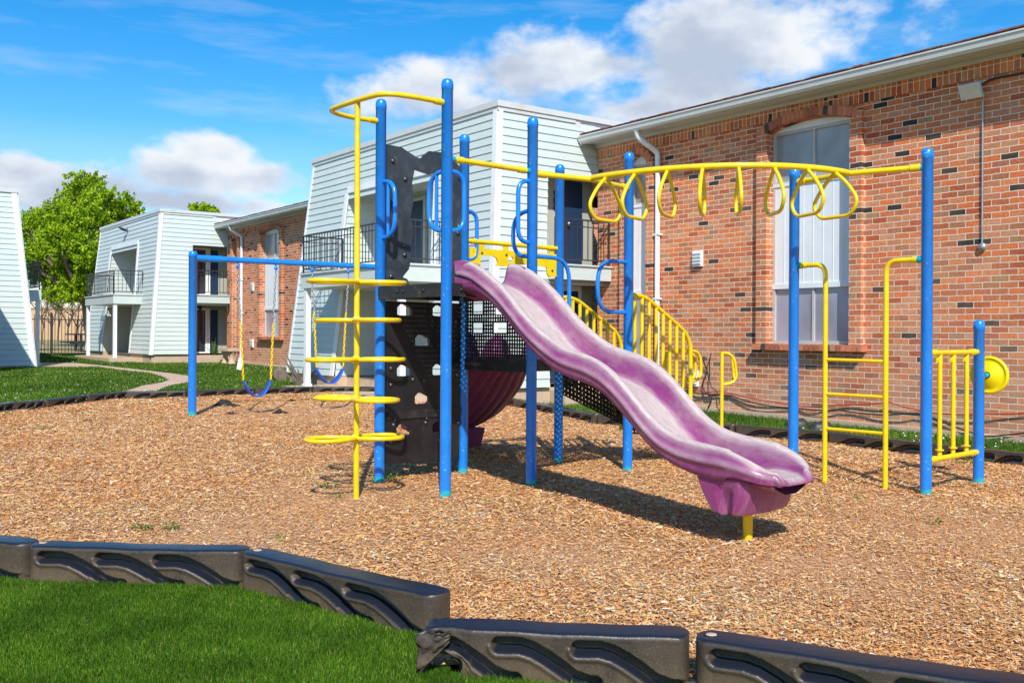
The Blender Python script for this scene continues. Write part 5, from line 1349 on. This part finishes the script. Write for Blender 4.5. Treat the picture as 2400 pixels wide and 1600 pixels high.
# log, stump, plant, bench near the far wing
p=gp(655,893); mb=MB(); mb.lathe([(0,-.22),(.15,-.21),(.17,0),(.16,.21),(.14,.215),(0,.20)],(0,0,.15),14,Matrix.Rotation(PI/2,3,'X')@Matrix.Rotation(.1,3,'Y')); o=mb.build('log',M['bark']); o.location=p; o.rotation_euler.z=.3; tag(o,'cut round log lying on the grass at the corner of the near siding block','log')
p=gp(702,903); mb=MB(); random.seed(5)
for k in range(12):
    a=random.uniform(-.9,.9); l=random.uniform(.25,.75); y=random.uniform(0,6.28); e=Vector((math.sin(a)*l,math.cos(y)*.1,abs(math.cos(a))*l)); mb.tube([(random.uniform(-.12,.12),0,0),e*.5+Vector((.02,0,.0)),e],[.05,.035,.008],6)
o=mb.build('root_stump',M['bark']); o.location=p; tag(o,'weathered root stump with broken branches in front of the siding block','stump')
def spiky(px,py,lab,s=1):
    p=gp(px,py); r=empty('potted_plant',lab,'potted plant',p); mb=MB(); mb.lathe([(.07*s,0),(.1*s,.2*s),(.085*s,.2*s),(0,.17*s)],(0,0,0),10); mb.build('pot',M['pot'],r); mb=MB()
    for k in range(26):
        a=random.uniform(0,6.28); t=random.uniform(.1,.9); l=random.uniform(.3,.55)*s; e=Vector((math.cos(a)*math.sin(t),math.sin(a)*math.sin(t),math.cos(t)))*l; w=Vector((-math.sin(a),math.cos(a),0))*.018*s; b0=Vector((0,0,.17*s)); mb.add([b0-w,b0+w,b0+e],[(0,1,2)])
    mb.build('foliage',M['weed'],r)
spiky(503,848,'spiky potted plant beside the far wing door',1.25)
p=gp(536,853); r=empty('stone_bench','short concrete bench under the narrow window of the far wing','bench',p,ANG); mb=MB(); mb.bb((-.2,-.45,.42),(.2,.45,.5)); mb.build('seat',M['stone'],r)
for y in (-.28,.28):
    mb=MB(); mb.lathe([(.15,0),(.11,.1),(.08,.2),(.11,.32),(.16,.42)],(0,y,0),8); mb.build('leg',M['stone'],r)
# ================================================================== fence, picnic table, warehouse, cars
fr=empty('iron_fence','black iron picket fence across the gap between the two buildings at the left','fence',FENCE[0],math.atan2(fdir.y,fdir.x))
for k in range(-2,6):
    mb=MB(); mb.bb((k*2.4+.9-.04,-.04,-.1),(k*2.4+.9+.04,.04,1.62)); mb.build('fence_post',M['rail'],fr)
    mb=MB()
    for zz in (.2,1.35): mb.bb((k*2.4+.945,-.018,zz),((k+1)*2.4+.855,.018,zz+.04))
    for j in range(1,20): x=k*2.4+.9+.12*j; mb.bb((x-.011,-.011,.02),(x+.011,.011,1.55))
    mb.build('picket_panel',M['rail'],fr)
p=gp(188,827)+fdir*.3; r=empty('picnic_table','dark picnic table at the far end of the lawn beside the iron fence','picnic table',p,math.atan2(fdir.y,fdir.x)+.2)
mb=MB(); mb.bb((-.8,-.36,.74),(.8,.36,.80)); mb.build('tabletop',M['rail'],r)
for y in(-.72,.72): mb=MB(); mb.bb((-.8,y-.13,.43),(.8,y+.13,.48)); mb.build('bench',M['rail'],r)
for x in(-.4,.4):
    mb=MB(); mb.bb((x-.04,-.3,0),(x+.04,-.2,.738)); mb.bb((x-.04,.2,0),(x+.04,.3,.738)); mb.bb((x-.035,-.72,.36),(x+.035,.72,.428)); mb.build('leg',M['rail'],r)
mb=MB(); p=Vector(((130-1200)/F*92,92,.4))
mb.bb((-30,0,-.5),(30,12,3.0)); o=mb.build('warehouse',M['tanwall']); o.location=p; o.rotation_euler.z=.25; tag(o,'long plain tan warehouse wall far beyond the fence','building')
mb=MB(); mb.bb((-30.1,-.1,3.002),(30.1,12.1,3.15)); mb.build('roof',M['stone'],o)
# ================================================================== trees
def limb(mb,a,b,r0,r1,w=.12,n=6):
    a,b=Vector(a),Vector(b); L=(b-a).length; pts=[];rs=[]; off=Vector((random.uniform(-1,1),random.uniform(-1,1),random.uniform(-.3,.3)))*L*w
    for k in range(n+1):
        t=k/n; pts.append(a.lerp(b,t)+off*math.sin(PI*t)+Vector((random.uniform(-1,1),random.uniform(-1,1),0))*L*.02); rs.append(r0+(r1-r0)*t)
    mb.tube(pts,rs,7); return pts
def leaf_tree(label,base,trunk_h,clumps,nleaf,lsize,trunk_r,lean=(0,0)):
    r=empty('leafy_tree',label,'tree',base); tk=MB(); br=MB(); top=Vector((lean[0],lean[1],trunk_h)); limb(tk,(0,0,-.3),top,trunk_r,trunk_r*.7,.05)
    tot=sum(c[3]**2 for c in clumps); allV=[]
    for (x,y,z,R_) in clumps:
        c=Vector((x,y,z)); s=top.lerp(Vector((0,0,trunk_h*.6)),random.random()*.5); pts=limb(tk,s,c,trunk_r*.42,.035,.1)
        for k in range(7):
            e=c+Vector((random.gauss(0,1),random.gauss(0,1),random.gauss(.2,.8))).normalized()*R_*random.uniform(.6,1.05); limb(br,pts[random.randint(2,6)],e,.045,.01,.1,4)
        n=int(nleaf*R_*R_/tot)
        # sub-clusters: twig ends carrying leaves
        m=max(10,n//26); cc=RNG.normal(0,1,(m,3)); cc/=np.linalg.norm(cc,axis=1)[:,None]; cc*=(RNG.uniform(.05,1.0,m)**.45*RNG.choice([.85,1.0,1.22],m))[:,None]*R_; cc[:,2]*=.85
        cc+=np.array([x,y,z]); idx=RNG.integers(0,m,n); up=RNG.normal(0,1,(m,3)); up[:,2]+=1.2; up/=np.linalg.norm(up,axis=1)[:,None]
        t=RNG.uniform(-.5,.9,n)[:,None]*R_*.30
        P=cc[idx]+up[idx]*t+RNG.normal(0,R_*.06,(n,3))
        d=up[idx]*.8+RNG.normal(0,.6,(n,3)); d/=np.linalg.norm(d,axis=1)[:,None]; q=RNG.normal(0,1,(n,3)); s=np.cross(d,q); s/=np.linalg.norm(s,axis=1)[:,None]
        l=(lsize*RNG.uniform(.6,1.3,n))[:,None]; V=np.stack([P-d*l*.5,P+s*l*.24,P+d*l*.5,P-s*l*.24],1); allV.append(V.reshape(-1,3))
    tk.build('trunk',M['bark'],r); br.build('branches',M['bark'],r)
    V=np.concatenate(allV); o=np_mesh('crown',V,np.arange(len(V)).reshape(-1,4),M['leaf']); o.parent=r; return r
def gpt(px,dist): 
    x=(px-1200)/F*dist; return Vector((x,dist,float(G(np.array(x),np.array(dist)))))
def cl(lst,dist,base):   # measured crown clumps: photo px, py, radius px at a distance, depth offset
    out=[]
    for (px,py,rp,dy) in lst:
        D_=dist+dy; r=ray(px,py); out.append((r.x*D_-base.x,D_-base.y,CAMH+r.z*D_-base.z,rp/F*D_))
    return out
random.seed(3)
bb=gpt(228,50)
C1=cl([(195,440,42,0),(170,475,40,1.5),(235,465,38,-1),(290,485,36,.5),(205,510,55,-1.5),(130,510,45,0),(85,525,42,1),(60,545,22,0),(255,530,50,1),(150,560,50,-2),(95,580,48,.5),(70,610,36,-1),(215,590,52,-2),(170,630,52,0),(120,640,45,1),(215,655,42,-1),(255,620,35,2),(170,680,38,-1),(130,690,30,0),(225,700,22,1),(320,500,20,.5),(90,640,30,0)],50,bb)
leaf_tree('big bright green leafy tree behind the far siding block at the left',bb,2.6,C1,62000,.17,.42,(-.6,.2))
bb=gpt(480,58)
C2=cl([(480,505,24,0),(465,495,18,.5),(500,500,18,-.5),(482,488,14,0)],58,bb)
leaf_tree('small green tree top showing above the roof of the far siding block',bb,5.5,C2,5000,.24,.16)
def bare(px,dist,h,label,sd,dens=1):
    random.seed(sd); b0=gpt(px,dist); r=empty('bare_tree',label,'tree',b0); tk=MB(); 
    def grow(p,d,l,rad,lev):
        e=p+d*l; tk.tube([p,p.lerp(e,.5)+Vector((random.uniform(-1,1),random.uniform(-1,1),0))*l*.05,e],[rad,rad*.85,rad*.65],4)
        if lev>0:
            for k in range(random.randint(2,3)+(lev>3)): grow(p.lerp(e,random.uniform(.55,1)),(d+Vector((random.gauss(0,.5),random.gauss(0,.5),random.gauss(.1,.3)))).normalized(),l*random.uniform(.6,.8),rad*.6,lev-1)
    grow(Vector((0,0,-.1)),Vector((.05,0,1)),h*.3,.06,5); tk.build('trunk',M['bare'],r)
bare(100,56,5,'thin bare tree standing alone beyond the fence at the left',4)
bare(135,58,5.2,'left bare tree of the leafless clump behind the fence',8); bare(158,60,6,'middle bare tree of the leafless clump behind the fence',9); bare(178,57,5.5,'right bare tree of the leafless clump behind the picnic table',12); bare(190,63,6,'bare tree just left of the far porch posts',14); bare(120,66,4.5,'faint bare tree in front of the tan warehouse',17)
# ================================================================== sky, light, camera
SUN_EL=math.radians(44); SUN_AZ=math.radians(-5)       # light travels away from the camera, slightly left
ld=Vector((math.sin(SUN_AZ)*math.cos(SUN_EL),math.cos(SUN_AZ)*math.cos(SUN_EL),-math.sin(SUN_EL)))
sl=bpy.data.lights.new('sun','SUN'); sl.energy=4.9; sl.angle=math.radians(.55); sl.color=(1,.955,.88)
so=bpy.data.objects.new('sun',sl); COL.objects.link(so); so.rotation_euler=ld.to_track_quat('-Z','Y').to_euler(); so.location=(0,-5,20)
wd=bpy.data.worlds.new('World'); scene.world=wd; wd.use_nodes=True; nt=wd.node_tree; nt.nodes.clear()
out=nt.nodes.new('ShaderNodeOutputWorld'); bgs=nt.nodes.new('ShaderNodeBackground'); sky=nt.nodes.new('ShaderNodeTexSky'); sky.sky_type='NISHITA'; sky.sun_disc=False
sky.sun_elevation=SUN_EL; sky.sun_rotation=math.atan2(-ld.x,-ld.y); sky.ozone_density=2.5; sky.air_density=1.0; sky.dust_density=.3
hs=nt.nodes.new('ShaderNodeHueSaturation'); hs.inputs['Saturation'].default_value=1.5; hs.inputs['Value'].default_value=1.4; nt.links.new(sky.outputs[0],hs.inputs['Color'])
bgs.inputs[1].default_value=.115; nt.links.new(hs.outputs[0],bgs.inputs[0])
tc=nt.nodes.new('ShaderNodeTexCoord'); sp=nt.nodes.new('ShaderNodeSeparateXYZ'); nt.links.new(tc.outputs['Generated'],sp.inputs[0])
def mth(op,a,b=None,c=None,clamp=False):
    n=nt.nodes.new('ShaderNodeMath'); n.operation=op; n.use_clamp=clamp
    for i,v in enumerate((a,b,c)):
        if v is None: continue
        if isinstance(v,(int,float)): n.inputs[i].default_value=v
        else: nt.links.new(v,n.inputs[i])
    return n.outputs[0]
az=mth('ARCTAN2',sp.outputs[0],sp.outputs[1]); el=mth('ARCSINE',sp.outputs[2])
dirv=nt.nodes.new('ShaderNodeCombineXYZ'); nt.links.new(az,dirv.inputs[0]); nt.links.new(el,dirv.inputs[1])
def cloud(px,py,rx,ry):
    a=math.atan((px-1200)/F); e=math.atan((782-py)/F*math.cos(a)); return a,e,rx/F,ry/F
CL=[cloud(1690,110,470,150),cloud(1960,10,300,150),cloud(1190,165,230,110),cloud(1010,205,170,80),cloud(1400,150,300,90),cloud(1640,215,300,90),cloud(1060,250,240,60),cloud(1500,250,360,60),
    cloud(520,370,120,70),cloud(580,420,190,60),cloud(440,410,130,50),cloud(40,410,120,50),cloud(150,460,260,70),cloud(380,480,420,45),cloud(-300,350,300,90),cloud(2900,300,500,200),cloud(3600,500,900,100),cloud(-1500,300,700,200)]
mx_=None
for (a,e,rx,ry) in CL:
    n=nt.nodes.new('ShaderNodeMapping'); n.inputs['Location'].default_value=(-a/rx,-e/ry,0); n.inputs['Scale'].default_value=(1/rx,1/ry,1); nt.links.new(dirv.outputs[0],n.inputs[0])
    l=nt.nodes.new('ShaderNodeVectorMath'); l.operation='LENGTH'; nt.links.new(n.outputs[0],l.inputs[0])
    v=mth('SUBTRACT',1.0,l.outputs['Value']); mx_=v if mx_ is None else mth('SMOOTH_MAX',mx_,v,.25)
def nz(scale,detail,off=(0,0,0),sc=(1,1,1),rough=.6):
    mp=nt.nodes.new('ShaderNodeMapping'); mp.inputs['Location'].default_value=off; mp.inputs['Scale'].default_value=sc; nt.links.new(dirv.outputs[0],mp.inputs[0])
    n=nt.nodes.new('ShaderNodeTexNoise'); n.inputs['Scale'].default_value=scale; n.inputs['Detail'].default_value=detail; n.inputs['Roughness'].default_value=rough; nt.links.new(mp.outputs[0],n.inputs['Vector']); return n.outputs[0]
n1=nz(7,9,(0,0,0),(1,1.5,1),.56)
dens=mth('ADD',mth('MULTIPLY',mx_,.75),mth('MULTIPLY_ADD',n1,2.9,-1.55))
fac=nt.nodes.new('ShaderNodeMapRange'); fac.interpolation_type='SMOOTHSTEP'; fac.inputs[1].default_value=-.08; fac.inputs[2].default_value=.46; nt.links.new(dens,fac.inputs[0])
# thin cirrus streaks
n3=nz(3.2,8,(3,1,0),(1,6.5,1),.62); cir=nt.nodes.new('ShaderNodeMapRange'); cir.inputs[1].default_value=.5; cir.inputs[2].default_value=.85; cir.inputs[4].default_value=.42; nt.links.new(n3,cir.inputs[0])
# pale haze bank near the horizon
hzn=nt.nodes.new('ShaderNodeMapRange'); hzn.inputs[1].default_value=.02; hzn.inputs[2].default_value=.20; hzn.inputs[3].default_value=.75; hzn.inputs[4].default_value=0; nt.links.new(el,hzn.inputs[0])
hn=mth('MULTIPLY',hzn.outputs[0],mth('MULTIPLY_ADD',nz(5,6,(7,3,0),(1,3,1)),1.6,-.2,True))
allf=mth('MAXIMUM',mth('MAXIMUM',fac.outputs[0],cir.outputs[0]),hn,clamp=True)
n2=nz(7,7,(.02,.055,0),(1,1.5,1),.56)     # same field sampled a little higher: sunlit tops, greyer bases
sh=mth('SUBTRACT',n1,n2); shade=nt.nodes.new('ShaderNodeMapRange'); shade.interpolation_type='SMOOTHSTEP'; shade.inputs[1].default_value=-.16; shade.inputs[2].default_value=.14; nt.links.new(mth('ADD',sh,mth('MULTIPLY',mth('SUBTRACT',.34,dens),.30)),shade.inputs[0])
cr=nt.nodes.new('ShaderNodeValToRGB'); cr.color_ramp.elements[0].color=(.50,.58,.72,1); cr.color_ramp.elements[1].color=(.90,.93,.97,1); e_=cr.color_ramp.elements.new(.5); e_.color=(.68,.75,.86,1); nt.links.new(shade.outputs[0],cr.inputs[0])
bgc=nt.nodes.new('ShaderNodeBackground'); bgc.inputs[1].default_value=.93; nt.links.new(cr.outputs[0],bgc.inputs[0])
ms=nt.nodes.new('ShaderNodeMixShader'); nt.links.new(allf,ms.inputs[0]); nt.links.new(bgs.outputs[0],ms.inputs[1]); nt.links.new(bgc.outputs[0],ms.inputs[2]); nt.links.new(ms.outputs[0],out.inputs[0])
wd.cycles.sampling_method='MANUAL'; wd.cycles.sample_map_resolution=512
cam=bpy.data.cameras.new('camera'); co=bpy.data.objects.new('camera',cam); COL.objects.link(co); scene.camera=co
cam.sensor_width=36; cam.lens=36*F/2400; cam.shift_y=-18/2400; cam.clip_end=3000; cam.clip_start=.05
co.matrix_world=Matrix.Translation((0,0,CAMH))@Matrix.Rotation(PI/2,4,'X')@Matrix.Rotation(ROLL,4,'Z')
scene.view_settings.view_transform='Standard'; scene.view_settings.look='None'; scene.view_settings.exposure=.14; scene.view_settings.gamma=1
for o_ in bpy.data.objects:
    if 'label' in o_ and not 4<=len(o_['label'].split())<=16: print('LABEL',len(o_['label'].split()),o_['label'])
scene.cycles.max_bounces=6; scene.cycles.diffuse_bounces=3; scene.cycles.transparent_max_bounces=6
scene.render.resolution_x=1024; scene.render.resolution_y=682
